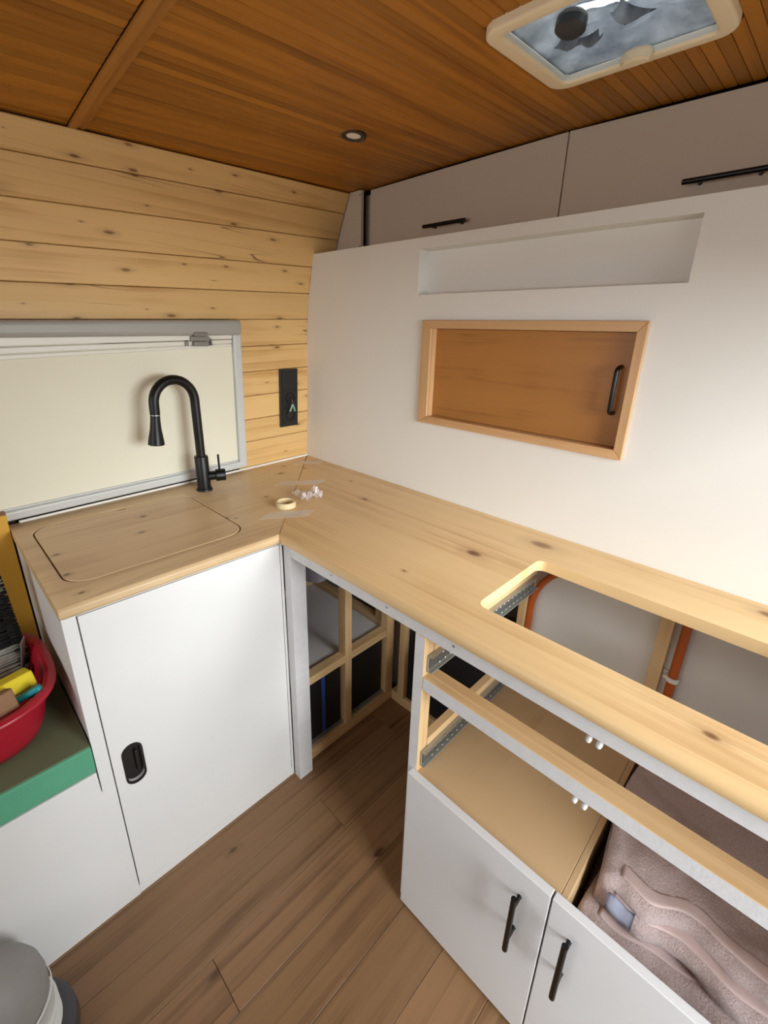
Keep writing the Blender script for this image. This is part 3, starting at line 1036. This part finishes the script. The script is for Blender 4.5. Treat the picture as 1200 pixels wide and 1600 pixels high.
for (x0, x1, lab) in ((0.317, 0.493, 'black panel with blue tape strip, lower part of corner cupboard'), (0.104, 0.281, 'black panel right of the stud in the corner cupboard')):
    p = box('black_panel', x0, x1, YF - 0.030, YF - 0.024, 0.047, 0.320, M['blackboard'], None, 0.001)
    tag(p, lab, 'panel', 'black panels in the corner cupboard')
    box('bottom_lip', x0, x1, YF - 0.0235, YF - 0.008, 0.0455, 0.0555, M['steel'], p, 0.001)
    if x0 > 0.3:
        box('tape_strip', 0.388, 0.404, YF - 0.0238, YF - 0.0232, 0.056, 0.319, M['bluetape'], p, 0)
p = box('black_panel', 0.050, 0.056, 0.692, 1.095, 0.047, 0.60, M['blackboard'], None, 0.001)
tag(p, 'dark panel along the bulkhead inside the corner cupboard', 'panel', 'black panels in the corner cupboard')
box('upper_board', 0.004, 0.010, 0.62, 1.10, 0.05, TZ - 0.01, M['seal'], cf, 0)
# pale round canister hanging behind the framing
t = thing('canister', (0.17, 0.27, 0.45), 'pale rounded canister in shadow behind the corner framing', 'canister')
lathe_obj('body', [(0.02, 0.0), (0.05, 0.012), (0.066, 0.045), (0.068, 0.36), (0.060, 0.375)], (0.17, 0.27, 0.452), Z_, plain('lilac_plastic', (186, 180, 192), 0.5), t, 24)
lathe_obj('neck', [(0.045, 0.0), (0.045, TZ - 0.831 - 0.001)], (0.17, 0.27, 0.831), Z_, M['darkplastic'], t, 18)

# ------------------------------------------------------------------ drawer unit
du = thing('drawer_unit', (0.3, 1.5, 0), 'kitchen unit with two pale grey doors and missing drawers', 'cabinet')
box('shelf', 0.03, 0.544, 1.108, 1.4745, 0.452, 0.464, M['ply'], du, 0.001)
box('divider', 0.03, 0.544, 1.475, 1.487, 0.012, 0.464, M['ply'], du, 0.001)
box('bottom_board', 0.03, 0.544, 1.135, NEARY - 0.031, 0.0, 0.011, M['ply'], du, 0.001)
box('left_cheek', 0.03, 0.511, 1.108, 1.120, 0.012, 0.451, M['ply'], du, 0.001)


def door(y0, y1, hy):
    d = box('door', 0.5455, 0.563, y0, y1, 0.012, 0.4705, M['greywhite'], du, 0.0015)
    bar_handle(d, (0.592, hy, 0.279), (0.592, hy, 0.434), (0.029, 0, 0), 0.0055, 0.03)
    return d


door(1.120, 1.4645, 1.4115)
door(1.4675, 1.86, 1.5085)
# slide battens and ball-bearing slides on the left
for (zb, zs, nm) in ((0.779, 0.747, 'upper'), (0.513, 0.478, 'lower')):
    bt = box('slide_batten', 0.035, 0.511, 1.112, 1.132, zs - 0.004, zs + 0.062, M['batten_x'], du, 0.001)
    s = box('drawer_slide', 0.045, 0.535, 1.1325, 1.135, zs, zs + 0.042, M['steel'], du, 0.0004)
    box('slide_lip', 0.045, 0.535, 1.135, 1.145, zs + 0.0395, zs + 0.042, M['steel'], s, 0.0005)
    box('slide_lip', 0.045, 0.535, 1.135, 1.145, zs, zs + 0.0025, M['steel'], s, 0.0005)
    box('slide_inner', 0.055, 0.531, 1.1355, 1.1375, zs + 0.007, zs + 0.035, M['steeldark'], s, 0.0004)
    for k in range(22):
        xx = 0.07 + 0.02 * k
        for dz in (0.0105, 0.0315):
            lathe_obj('ball', [(0.0012, 0), (0.0026, 0.0012), (0.0026, 0.003), (0.0012, 0.0042)], (xx + (0.01 if dz < 0.02 else 0), 1.1375, zs + dz), Y_, M['steel'], s, 8)
box('rear_stud', 0.004, 0.030, 1.088, 1.112, 0.012, TZ - 0.002, M['batten_z'], du, 0.001)
box('rear_stud', 0.002, 0.026, 1.446, 1.474, 0.466, TZ - 0.002, M['batten_z'], du, 0.001)

# orange gas hoses fixed to the bulkhead
hp = []
for k in range(15):
    a = math.radians(-4 + 84 * k / 14)
    hp.append((0.017, 1.262 - 0.142 * math.cos(a), 0.655 + 0.175 * math.sin(a)))
hs = tube_obj('gas_hose', [(0.017, 1.117, 0.47)] + hp + [(0.017, 1.30, 0.842)], 0.0095, M['orange'], None, 14)
tag(hs, 'orange gas hose curving up the wall at the near-left of the cutout', 'hose', 'orange gas hoses')
hs = tube_obj('gas_hose', [(0.020, 1.499, 0.49), (0.020, 1.499, 0.60), (0.020, 1.499, 0.72), (0.020, 1.499, 0.86)], 0.0105, M['orange'], None, 14)
tag(hs, 'straight orange gas hose clipped beside the wooden stud', 'hose', 'orange gas hoses')
bm = bmesh.new()
lathe(bm, [(0.0112, -0.006), (0.0145, -0.006), (0.0145, 0.006), (0.0112, 0.006)], (0.020, 1.499, 0.642), Z_, 18, False, False)
bx(bm, 0.001, 0.008, 1.476, 1.486, 0.635, 0.649)
bx(bm, 0.008, 0.026, 1.480, 1.4862, 0.638, 0.646)
o = auto_smooth(link_mesh('pipe_clip', bm, M['caulk']))
tag(o, 'white plastic pipe clip holding the straight orange hose', 'clip')

# ------------------------------------------------------------------ towels


def sheet(profile, y0, y1, thick, ny, warp, name, mat, parent, disp=0.003):
    """closed thick sheet: a profile in (x,z) swept along y; warp(y,x,z)->(dx,dy,dz)"""
    prof = [Vector((p[0], p[1])) for p in profile]
    n = len(prof)
    nor = []
    for i in range(n):
        d = (prof[min(i + 1, n - 1)] - prof[max(i - 1, 0)]).normalized()
        nor.append(Vector((-d.y, d.x)))
    bm = bmesh.new()
    lay = []
    for side in (1, -1):
        rows_ = []
        for j in range(ny + 1):
            yy = lerp(y0, y1, j / ny)
            edge = min(j, ny - j)
            th = thick * (0.35 if edge == 0 else (0.8 if edge == 1 else 1.0))
            r = []
            for i in range(n):
                p = prof[i] + nor[i] * side * th * 0.5
                dx, dy, dz = warp(yy, prof[i].x, prof[i].y)
                nv = noise.noise(Vector((p.x * 38, yy * 38, p.y * 38))) * disp + noise.noise(Vector((p.x * 120, yy * 120, p.y * 120))) * disp * 0.4
                r.append(bm.verts.new((p.x + dx + nor[i].x * side * nv, yy + dy, p.y + dz + nor[i].y * side * nv)))
            rows_.append(r)
        lay.append(rows_)
    A, B = lay
    for j in range(ny):
        for i in range(n - 1):
            bm.faces.new((A[j][i], A[j][i + 1], A[j + 1][i + 1], A[j + 1][i]))
            bm.faces.new((B[j][i], B[j + 1][i], B[j + 1][i + 1], B[j][i + 1]))
    for j in range(ny):
        for i in (0, n - 1):
            bm.faces.new((A[j][i], A[j + 1][i], B[j + 1][i], B[j][i]))
    for i in range(n - 1):
        for j in (0, ny):
            bm.faces.new((A[j][i], A[j][i + 1], B[j][i + 1], B[j][i]))
    return link_mesh(name, bm, mat, parent, smooth=True)


def fold_profile(xb, xf, z_top, z_bot, n=26, bulge=0.0):
    """from the back along the top, round the front, back along the underside"""
    r = (z_top - z_bot) / 2
    pts = []
    for k in range(n):
        t = k / (n - 1)
        pts.append((lerp(xb, xf - r, t), z_top + bulge * math.sin(math.pi * t)))
    for k in range(1, 11):
        a = math.pi / 2 - math.pi * k / 10
        pts.append((xf - r + r * math.cos(a), (z_top + z_bot) / 2 + r * math.sin(a)))
    for k in range(1, n // 2):
        t = k / (n // 2 - 1)
        pts.append((lerp(xf - r, xb + 0.02, t), z_bot))
    return pts


def towel_fold(t, front, xb, zt, zb, y0, y1, seed, thick=0.012, hem=True, drop=0.0, name='fold'):
    """one folded layer whose front edge wanders along y"""
    ys_, xs_ = [p[0] for p in front], [p[1] for p in front]
    xf = 0.46

    def warp(yy, x, z):
        s_ = max(0.0, (x - xb) / (xf - xb))
        fr_ = sum(interp(min(max(yy + 0.008 * q, ys_[0]), ys_[-1]), ys_, xs_) for q in (-3, -2, -1, 0, 1, 2, 3)) / 7 - xf
        dz = 0.016 * noise.noise(Vector((x * 6, yy * 6, seed))) + 0.006 * noise.noise(Vector((x * 17, yy * 17, seed + 3)))
        dy = 0.010 * math.sin(13 * x + seed) - 0.012 * (1 - s_)
        return (fr_ * s_ ** 2, dy * max(0.0, 1 - (yy - y0) / 0.38), dz * min(1.0, s_ * 1.5) * (0.4 if z < zt - 0.01 else 1.0) + drop * s_ * (yy - y0))
    sheet(fold_profile(xb, xf, zt, zb, n=34, bulge=0.006), y0, y1, thick, 70, warp, name, M['terry'], t, 0.0035)
    if hem:
        r = (zt - zb) / 2
        band = [(xf - r - 0.026 + 0.004 * k, zt + thick * 0.5 + 0.0014 - (0.0012 if k in (0, 7) else 0)) for k in range(8)]
        sheet(band, y0 + 0.03, y1 - 0.01, 0.0022, 60, warp, 'hem', M['hem'], t, 0.0006)
    return warp


F1 = [(1.50, 0.452), (1.517, 0.458), (1.553, 0.446), (1.58, 0.476), (1.62, 0.440), (1.646, 0.420), (1.68, 0.436), (1.72, 0.446), (1.77, 0.450), (1.9, 0.45)]
F2 = [(1.50, 0.470), (1.53, 0.468), (1.58, 0.484), (1.63, 0.456), (1.66, 0.456), (1.69, 0.470), (1.73, 0.482), (1.78, 0.47), (1.9, 0.47)]
F3 = [(1.50, 0.505), (1.522, 0.508), (1.565, 0.516), (1.616, 0.494), (1.664, 0.490), (1.708, 0.484), (1.76, 0.492), (1.9, 0.49)]
F4 = [(1.50, 0.515), (1.60, 0.525), (1.70, 0.520), (1.9, 0.515)]
tt = thing('towel', (0.3, 1.7, 0.41), 'top pink towel of the folded pile with a pale blue care label', 'towel', 'folded pink towels')
towel_fold(tt, F1, 0.06, 0.468, 0.444, 1.508, 1.90, 1.3)
towel_fold(tt, F2, 0.06, 0.436, 0.413, 1.506, 1.90, 1.3, name='under_fold')
t2 = thing('towel', (0.3, 1.7, 0.35), 'middle pink towel of the folded pile, fluffy front edge showing', 'towel', 'folded pink towels')
towel_fold(t2, F3, 0.06, 0.402, 0.358, 1.504, 1.90, 4.1, 0.014)
t3 = thing('towel', (0.3, 1.7, 0.25), 'lowest pink towel of the folded pile, behind the right door', 'towel', 'folded pink towels')
towel_fold(t3, F4, 0.06, 0.338, 0.262, 1.503, 1.90, 6.6, 0.016, False)
bm = bmesh.new()
g = []
for i in range(8):
    r = []
    for j in range(5):
        yy = 1.536 + 0.046 * i / 7
        t_ = j / 4
        r.append(bm.verts.new((0.470 + 0.020 * t_ + 0.10 * (yy - 1.536), yy, 0.4585 - 0.020 * t_ ** 1.5 + 0.002 * math.sin(i * 1.1))))
    g.append(r)
for i in range(7):
    for j in range(4):
        bm.faces.new((g[i][j], g[i + 1][j], g[i + 1][j + 1], g[i][j + 1]))
bmesh.ops.solidify(bm, geom=list(bm.faces), thickness=0.0008)
lb = link_mesh('care_label', bm, M['labelblue'], tt, smooth=True)
lb['label'] = 'pale blue satin care label'
box('right_cheek', 0.03, 0.5445, NEARY - 0.030, NEARY - 0.012, 0.012, TZ - 0.002, M['white'], du, 0.001)
stb = box('towel_shelf', 0.03, 0.544, 1.488, NEARY - 0.031, 0.236, 0.248, M['ply'], du, 0.001)

# ------------------------------------------------------------------ things on the worktop
tr = thing('tape_roll', (0.417, 0.452, H), 'small roll of clear tape lying on the worktop seam', 'tape')
cxy = Vector((0.424, 0.462, H))
bm = bmesh.new()
lathe(bm, [(0.0255, 0.0005), (0.0285, 0.0005), (0.0285, 0.018), (0.0255, 0.018), (0.0255, 0.0005)], cxy, Z_, 30, False, False)
auto_smooth(link_mesh('core', bm, plain('pale_card_core', (226, 204, 160), 0.6), tr))
bm = bmesh.new()
lathe(bm, [(0.0288, 0.0008), (0.0315, 0.0008), (0.0315, 0.0177), (0.0288, 0.0177), (0.0288, 0.0008)], cxy, Z_, 30, False, False)
auto_smooth(link_mesh('tape_winding', bm, clear_mat('wound_tape', (222, 204, 160), 0.85, 0.15), tr))


def strip(p0, p1, wd, label, skew=0.0):
    a, b = Vector((p0[0], p0[1])), Vector((p1[0], p1[1]))
    d = (b - a).normalized()
    n = Vector((-d.y, d.x)) * wd / 2
    bm = bmesh.new()
    q = [a - n, b - n + d * skew, b + n, a + n - d * skew]
    hexa(bm, [(v.x, v.y, H + 0.0004) for v in q] + [(v.x, v.y, H + 0.0008) for v in q])
    o = link_mesh('tape_strip', bm, M['tapeclear'])
    tag(o, label, 'tape', 'clear tape strips over the worktop seam')


strip((0.530, 0.478), (0.386, 0.566), 0.046, 'strip of clear tape across the seam, nearest the inner corner', -0.03)
strip((0.327, 0.250), (0.176, 0.354), 0.046, 'strip of clear tape across the seam, middle one', -0.028)
strip((0.128, 0.069), (0.024, 0.140), 0.044, 'strip of clear tape across the seam, closest to the walls', -0.01)

random.seed(11)
bm = bmesh.new()
N = 13
g = []
for i in range(N):
    r = []
    for j in range(N):
        u, v = i / (N - 1) - 0.5, j / (N - 1) - 0.5
        px = 0.328 + 0.074 * u * (1.0 - 0.5 * v) + 0.02 * v
        py = 0.456 + 0.072 * v - 0.028 * u
        hz = abs(noise.noise(Vector((u * 3.2, v * 3.2, 1.3)))) * 0.055 + abs(noise.noise(Vector((u * 8, v * 8, 4.3)))) * 0.016 + 0.001
        r.append(bm.verts.new((px, py, H + 0.001 + hz)))
    g.append(r)
for i in range(N - 1):
    for j in range(N - 1):
        bm.faces.new((g[i][j], g[i + 1][j], g[i + 1][j + 1], g[i][j + 1]))
bmesh.ops.solidify(bm, geom=list(bm.faces), thickness=0.0004)
o = link_mesh('crumpled_tape', bm, M['bagclear'])
tag(o, 'crumpled piece of clear film beside the tape roll', 'film')

# ------------------------------------------------------------------ roof hatch
zh = zc(0.25, 1.2)
ht = thing('roof_hatch', (0.253, 1.2, zh), 'cream-framed roof hatch stuffed with silver insulation', 'hatch')


def hz(a, b, h):
    return (a, b, zc(a, b) - h)


bm = prism(rounded(HX0, HX1, HY0, HY1, 0.035, 8), [rounded(HX0 + 0.024, HX1 - 0.026, HY0 + 0.030, HY1 - 0.028, 0.012, 4)], -0.004, 0.014, hz)
es = [e for e in bm.edges if all(abs((zc(v.co.x, v.co.y) - v.co.z) - 0.014) < 1e-4 for v in e.verts) and len(e.link_faces) == 2 and e.calc_face_angle(0) > 0.8]
bmesh.ops.bevel(bm, geom=es, offset=0.005, segments=3, affect='EDGES', profile=0.5)
auto_smooth(link_mesh('frame', bm, M['hatchframe'], ht), 50)
ix0, ix1, iy0, iy1 = HX0 + 0.024, HX1 - 0.026, HY0 + 0.030, HY1 - 0.028
bm = prism(rounded(ix0 - 0.004, ix1 + 0.004, iy0 - 0.004, iy1 + 0.004, 0.014, 4), [rounded(ix0 + 0.0005, ix1 - 0.0005, iy0 + 0.0005, iy1 - 0.0005, 0.012, 4)], -0.085, 0.010, hz)
auto_smooth(link_mesh('well', bm, M['railwhite'], ht), 50)
# insulation sheet with raised flaps and an open slot
bm = bmesh.new()
NX, NY = 30, 34
g = []
for i in range(NX + 1):
    r = []
    for j in range(NY + 1):
        a, b = lerp(ix0 + 0.001, ix1 - 0.001, i / NX), lerp(iy0 + 0.001, iy1 - 0.001, j / NY)
        e_ = min(1.0, min(i, NX - i) / 5.0, min(j, NY - j) / 5.0)
        zz_ = zc(a, b) - 0.001 + e_ * (0.010 + 0.012 * noise.noise(Vector((a * 18, b * 18, 0.4))) + 0.005 * noise.noise(Vector((a * 50, b * 50, 2.4))))
        r.append(bm.verts.new((a, b, zz_)))
    g.append(r)
for i in range(NX):
    for j in range(NY):
        a, b = lerp(ix0, ix1, (i + 0.5) / NX), lerp(iy0, iy1, (j + 0.5) / NY)
        if 0.298 < a < 0.325 and 1.17 < b < 1.245:
            continue
        bm.faces.new((g[i][j], g[i + 1][j], g[i + 1][j + 1], g[i][j + 1]))
bmesh.ops.solidify(bm, geom=list(bm.faces), thickness=0.0015)
link_mesh('insulation', bm, M['silver'], ht, smooth=True)
for (cx_, cy_, ax, ay, L_, W_, rz) in ((0.262, 1.135, 0.6, 0.25, 0.055, 0.045, 0.5), (0.275, 1.232, 0.5, -0.2, 0.075, 0.050, -0.2), (0.250, 1.165, 0.35, 0.5, 0.05, 0.03, 1.2)):
    bm = bmesh.new()
    gg = []
    for i in range(7):
        r = []
        for j in range(5):
            u, v = i / 6, j / 4 - 0.5
            p = Vector(((u - 0.5) * L_, v * W_ * (1 - 0.55 * u), -0.010 - 0.022 * math.sin(u * 2.2) * (1 - 2.5 * v * v)))
            p = Matrix.Rotation(rz, 3, 'Z') @ p
            r.append(bm.verts.new((cx_ + p.x, cy_ + p.y, zh + 0.014 + p.z)))
        gg.append(r)
    for i in range(6):
        for j in range(4):
            bm.faces.new((gg[i][j], gg[i + 1][j], gg[i + 1][j + 1], gg[i][j + 1]))
    bmesh.ops.solidify(bm, geom=list(bm.faces), thickness=0.001)
    link_mesh('insulation_flap', bm, M['silver'], ht, smooth=True)
lathe_obj('turn_knob', [(0.020, 0.0), (0.024, 0.004), (0.024, 0.018), (0.019, 0.022)], (0.308, 1.160, zh + 0.006), (0.1, -0.05, -1), M['darkplastic'], ht, 24)
lathe_obj('knob_collar', [(0.029, 0.0), (0.029, 0.006), (0.026, 0.008)], (0.308, 1.160, zh + 0.006), (0.1, -0.05, -1), M['milky'], ht, 24)
bm = bmesh.new()
rings = []
for gq, dz in ((0.0, 0.085), (0.01, 0.10), (0.04, 0.112), (0.09, 0.118)):
    rings.append([bm.verts.new((a, b, zh + dz)) for a, b in rounded(ix0 - 0.02 + gq, ix1 + 0.02 - gq, iy0 - 0.02 + gq, iy1 + 0.02 - gq, 0.02, 4)])
for r0, r1 in zip(rings, rings[1:]):
    for q in range(len(r0)):
        bm.faces.new((r0[q], r0[(q + 1) % len(r0)], r1[(q + 1) % len(r0)], r1[q]))
bm.faces.new(rings[-1])
auto_smooth(link_mesh('dome', bm, M['milky'], ht))
# catch on the near rim
bm = prism([(0.139, 1.185), (0.139, 1.232), (0.150, 1.236), (0.162, 1.228), (0.168, 1.2085), (0.162, 1.190), (0.150, 1.181)], [], 0.002, 0.022, hz)
bmesh.ops.bevel(bm, geom=[e for e in bm.edges if len(e.link_faces) == 2 and e.calc_face_angle(0) > 0.6], offset=0.004, segments=2, affect='EDGES')
ca = auto_smooth(link_mesh('catch', bm, M['hatchframe'], ht))
box('catch_slot', 0.1365, 0.1395, 1.203, 1.222, zc(0.14, 1.2) - 0.019, zc(0.14, 1.2) - 0.011, M['black'], ca, 0.0005)

# ------------------------------------------------------------------ ceiling spotlight
zl = zc(0.24, 0.57)
sp = thing('ceiling_spotlight', (0.24, 0.57, zl), 'small round recessed spotlight with dark ring in slatted ceiling', 'lamp')
lathe_obj('ring', [(0.0185, 0.004), (0.0195, -0.003), (0.0285, -0.0055), (0.0335, -0.003), (0.0335, 0.001)], (0.24, 0.57, zl), (-0.055, 0.01, 1), M['lampring'], sp, 32, cap0=False, cap1=False)
lathe_obj('lens', [(0.0195, 0.0), (0.0192, -0.0015), (0.012, -0.0025)], (0.24, 0.57, zl), (-0.055, 0.01, 1), M['lamplens'], sp, 28)

# ------------------------------------------------------------------ bench-top clutter
fm = thing('foam_slab', (1.5, 0.37, 0.463), 'green foam slab with olive painted shade on top, lying on the white bench', 'foam')
box('foam_block', 1.0645, 2.04, 0.14, FY - 0.001, 0.4645, 0.537, M['foamgreen'], fm, 0.004)
box('shade_layer', 1.0648, 2.04, 0.14, FY - 0.005, 0.5372, 0.5405, M['olive'], fm, 0.001)  # thin added layer, its olive colour stands in for shade on the foam
yb = thing('cardboard_box', (1.2, 0.10, 0.541), 'tall yellow cardboard box standing against the wall beside the worktop', 'box')
box('carton', 1.0665, 1.36, 0.075, 0.118, 0.5415, 0.944, M['yellowcard'], yb, 0.002)
box('top_flap', 1.0662, 1.361, 0.0745, 0.1195, 0.9442, 0.9475, M['browncard'], yb, 0.001)

FZ = 0.5412
BC = Vector((1.260, 0.400, FZ))


def superell(rx, ry, n=44, p=3.0):
    out = []
    for k in range(n):
        a = 2 * math.pi * k / n
        c, s = math.cos(a), math.sin(a)
        out.append((math.copysign(abs(c) ** (2 / p), c) * rx, math.copysign(abs(s) ** (2 / p), s) * ry))
    return out


bn = thing('plastic_basin', BC, 'red plastic washing-up basin with cleaning things on the green foam', 'basin')
bm = bmesh.new()
prof = [(0.128, 0.132, 0.0), (0.140, 0.144, 0.006), (0.150, 0.155, 0.03), (0.166, 0.171, 0.105), (0.168, 0.173, 0.112),
        (0.184, 0.189, 0.118), (0.187, 0.192, 0.124), (0.184, 0.189, 0.130), (0.168, 0.173, 0.131), (0.162, 0.167, 0.122), (0.146, 0.151, 0.03), (0.136, 0.140, 0.008)]
rings = [[bm.verts.new((BC.x + a, BC.y + b, FZ + h)) for a, b in superell(rx, ry)] for rx, ry, h in prof]
for r0, r1 in zip(rings, rings[1:]):
    for q in range(len(r0)):
        bm.faces.new((r0[q], r0[(q + 1) % len(r0)], r1[(q + 1) % len(r0)], r1[q]))
bm.faces.new(rings[0])
bm.faces.new(rings[-1])
auto_smooth(link_mesh('tub', bm, M['red'], bn), 60)


def tilted(bm, centre, rot):
    m = Matrix.Translation(centre) @ rot.to_4x4()
    for v in bm.verts:
        v.co = m @ v.co


# dustpan broom leaning in the basin
from mathutils import Euler
br_c = Vector((1.166, 0.305, 0.735))
br_r = Euler((math.radians(5), math.radians(2), math.radians(4))).to_matrix()
br = thing('hand_broom', (1.185, 0.315, 0.56), 'black hand broom with grey-white bristles standing in the red basin', 'broom')
bm = bmesh.new()
bx(bm, -0.082, -0.060, -0.016, 0.016, -0.15, 0.15)
bevel_all(bm, 0.004, 2)
tilted(bm, br_c + Vector((0.15, 0, 0)), br_r)
link_mesh('stock', bm, M['blackplastic'], br)
random.seed(5)
for band, (za, zb_, mt) in enumerate(((0.085, 0.150, 'bristle_w'), (-0.055, 0.085, 'bristle_b'), (-0.150, -0.055, 'bristle_w'))):
    bm = bmesh.new()
    z = za
    while z < zb_:
        for yy in (-0.012, -0.004, 0.004, 0.012):
            L_ = 0.14 + random.uniform(-0.004, 0.004)
            dz = random.uniform(-0.004, 0.004)
            tube(bm, [(0.09, yy, z), (0.09 - L_ * 0.5, yy + random.uniform(-0.002, 0.002), z + dz * 0.4), (0.09 - L_, yy + random.uniform(-0.003, 0.003), z + dz)], [0.0038, 0.0042, 0.0022], 6)
        z += 0.0062
    tilted(bm, br_c, br_r)
    b_ = link_mesh('bristles', bm, M[mt], br, smooth=True)
    b_['kind'] = 'stuff'
bm = bmesh.new()
for k in range(46):
    z = -0.15 + 0.3 * k / 45
    tube(bm, [(-0.030, 0.010, z), (-0.053, 0.014, z + random.uniform(-0.002, 0.002))], [0.0036, 0.0026], 6)
tilted(bm, br_c, br_r)
b_ = link_mesh('bristle_fringe', bm, M['bristle_b'], br, smooth=True)
b_['kind'] = 'stuff'

tl = thing('scraper', (1.128, 0.30, 0.57), 'thin grey metal scraper upright in the red basin', 'tool')
bm = bmesh.new()
bx(bm, -0.012, 0.012, -0.0012, 0.0012, -0.065, 0.065)
bevel_all(bm, 0.0008, 1)
tilted(bm, Vector((1.122, 0.330, 0.637)), Euler((math.radians(-12), 0.12, 1.1)).to_matrix())
link_mesh('blade', bm, M['steel'], tl)
bm = bmesh.new()
bx(bm, -0.009, 0.009, -0.005, 0.005, -0.05, 0.03)
bevel_all(bm, 0.002, 2)
tilted(bm, Vector((1.124, 0.345, 0.600)), Euler((math.radians(-12), 0.12, 1.1)).to_matrix())
link_mesh('grip', M and bm, M['darkplastic'], tl)

sg = thing('sponge', (1.18, 0.44, 0.60), 'bright yellow sponge lying across the red basin', 'sponge')
bm = bmesh.new()
bx(bm, -0.075, 0.075, -0.03, 0.03, -0.02, 0.016)
bmesh.ops.recalc_face_normals(bm, faces=bm.faces)
bevel_all(bm, 0.004, 2)
tilted(bm, Vector((1.195, 0.463, 0.664)), Euler((0.35, 0.05, 0.18)).to_matrix())
link_mesh('foam_body', bm, M['sponge'], sg)
bm = bmesh.new()
bx(bm, -0.0745, 0.0745, -0.0295, 0.0295, -0.026, -0.0205)
tilted(bm, Vector((1.195, 0.463, 0.664)), Euler((0.35, 0.05, 0.18)).to_matrix())
link_mesh('scouring_pad', bm, M['railwhite'], sg)
bb = thing('brown_packet', (1.2, 0.50, 0.62), 'small brown cardboard packet at the front of the red basin', 'box')
bm = bmesh.new()
bx(bm, -0.06, 0.06, -0.030, 0.030, -0.022, 0.022)
bmesh.ops.recalc_face_normals(bm, faces=bm.faces)
bevel_all(bm, 0.003, 2)
tilted(bm, Vector((1.222, 0.523, 0.668)), Euler((0.45, 0.0, 0.30)).to_matrix())
link_mesh('carton', bm, M['browncard'], bb)
bm = bmesh.new()
bx(bm, -0.0605, -0.0585, -0.0285, 0.0285, 0.006, 0.0225)
tilted(bm, Vector((1.222, 0.523, 0.668)), Euler((0.45, 0.0, 0.30)).to_matrix())
link_mesh('end_flap', bm, M['browncard'], bb)
tb = thing('teal_peg', (1.125, 0.50, 0.62), 'small teal plastic clip beside the yellow sponge', 'clip')
for k, (dx, dz, r) in enumerate(((0, 0, 0.0), (0.008, 0.012, 0.25))):
    bm = bmesh.new()
    bx(bm, -0.026, 0.026, -0.007, 0.007, -0.007, 0.007)
    bevel_all(bm, 0.004, 3)
    tilted(bm, Vector((1.128 + dx, 0.505 + dz, 0.655 + dz)), Euler((0.3, 0.2 + r, -0.6 + r)).to_matrix())
    link_mesh('jaw', bm, M['teal'], tb, smooth=True)

# ------------------------------------------------------------------ grey ribbed thing at the lower left, partly in view
ob = thing('grey_container', (1.316, 0.745, 0.0), 'grey rounded container with white ridges and dark base at lower left edge', 'container')
oc = Vector((1.316, 0.750, 0.0))
lathe_obj('dark_base', [(0.085, 0.0), (0.102, 0.004), (0.108, 0.02), (0.106, 0.048), (0.094, 0.056), (0.07, 0.057)], oc, Z_, M['darkrim'], ob, 40)
for k in range(3):
    bm = bmesh.new()
    lathe(bm, [(0.070, 0.0575 + 0.017 * k), (0.081, 0.059 + 0.017 * k), (0.0855, 0.066 + 0.017 * k), (0.081, 0.0725 + 0.017 * k), (0.070, 0.0742 + 0.017 * k)], oc + Vector((0.001, -0.004 * k, 0.0)), Z_, 40)
    auto_smooth(link_mesh('white_ridge', bm, M['ribwhite'], ob))
sc_ = oc + Vector((0.003, -0.030, 0.0))
lathe_obj('shell', [(0.06, 0.109), (0.076, 0.111), (0.081, 0.125), (0.0825, 0.155), (0.079, 0.185), (0.070, 0.212), (0.054, 0.234), (0.032, 0.248), (0.01, 0.253)], sc_, Z_, M['greyfab'], ob, 40)
bm = bmesh.new()
lathe(bm, [(0.0835, 0.118), (0.0855, 0.122), (0.0835, 0.126)], sc_, Z_, 40, False, False)
auto_smooth(link_mesh('shell_rim', bm, M['ribwhite'], ob))
lathe_obj('blue_mark', [(0.010, 0.0), (0.010, 0.002), (0.008, 0.003)], sc_ + Vector((-0.012, -0.058, 0.2255)), (-0.15, -0.8, 0.6), plain('blue_print', (40, 62, 120), 0.5), ob, 16)
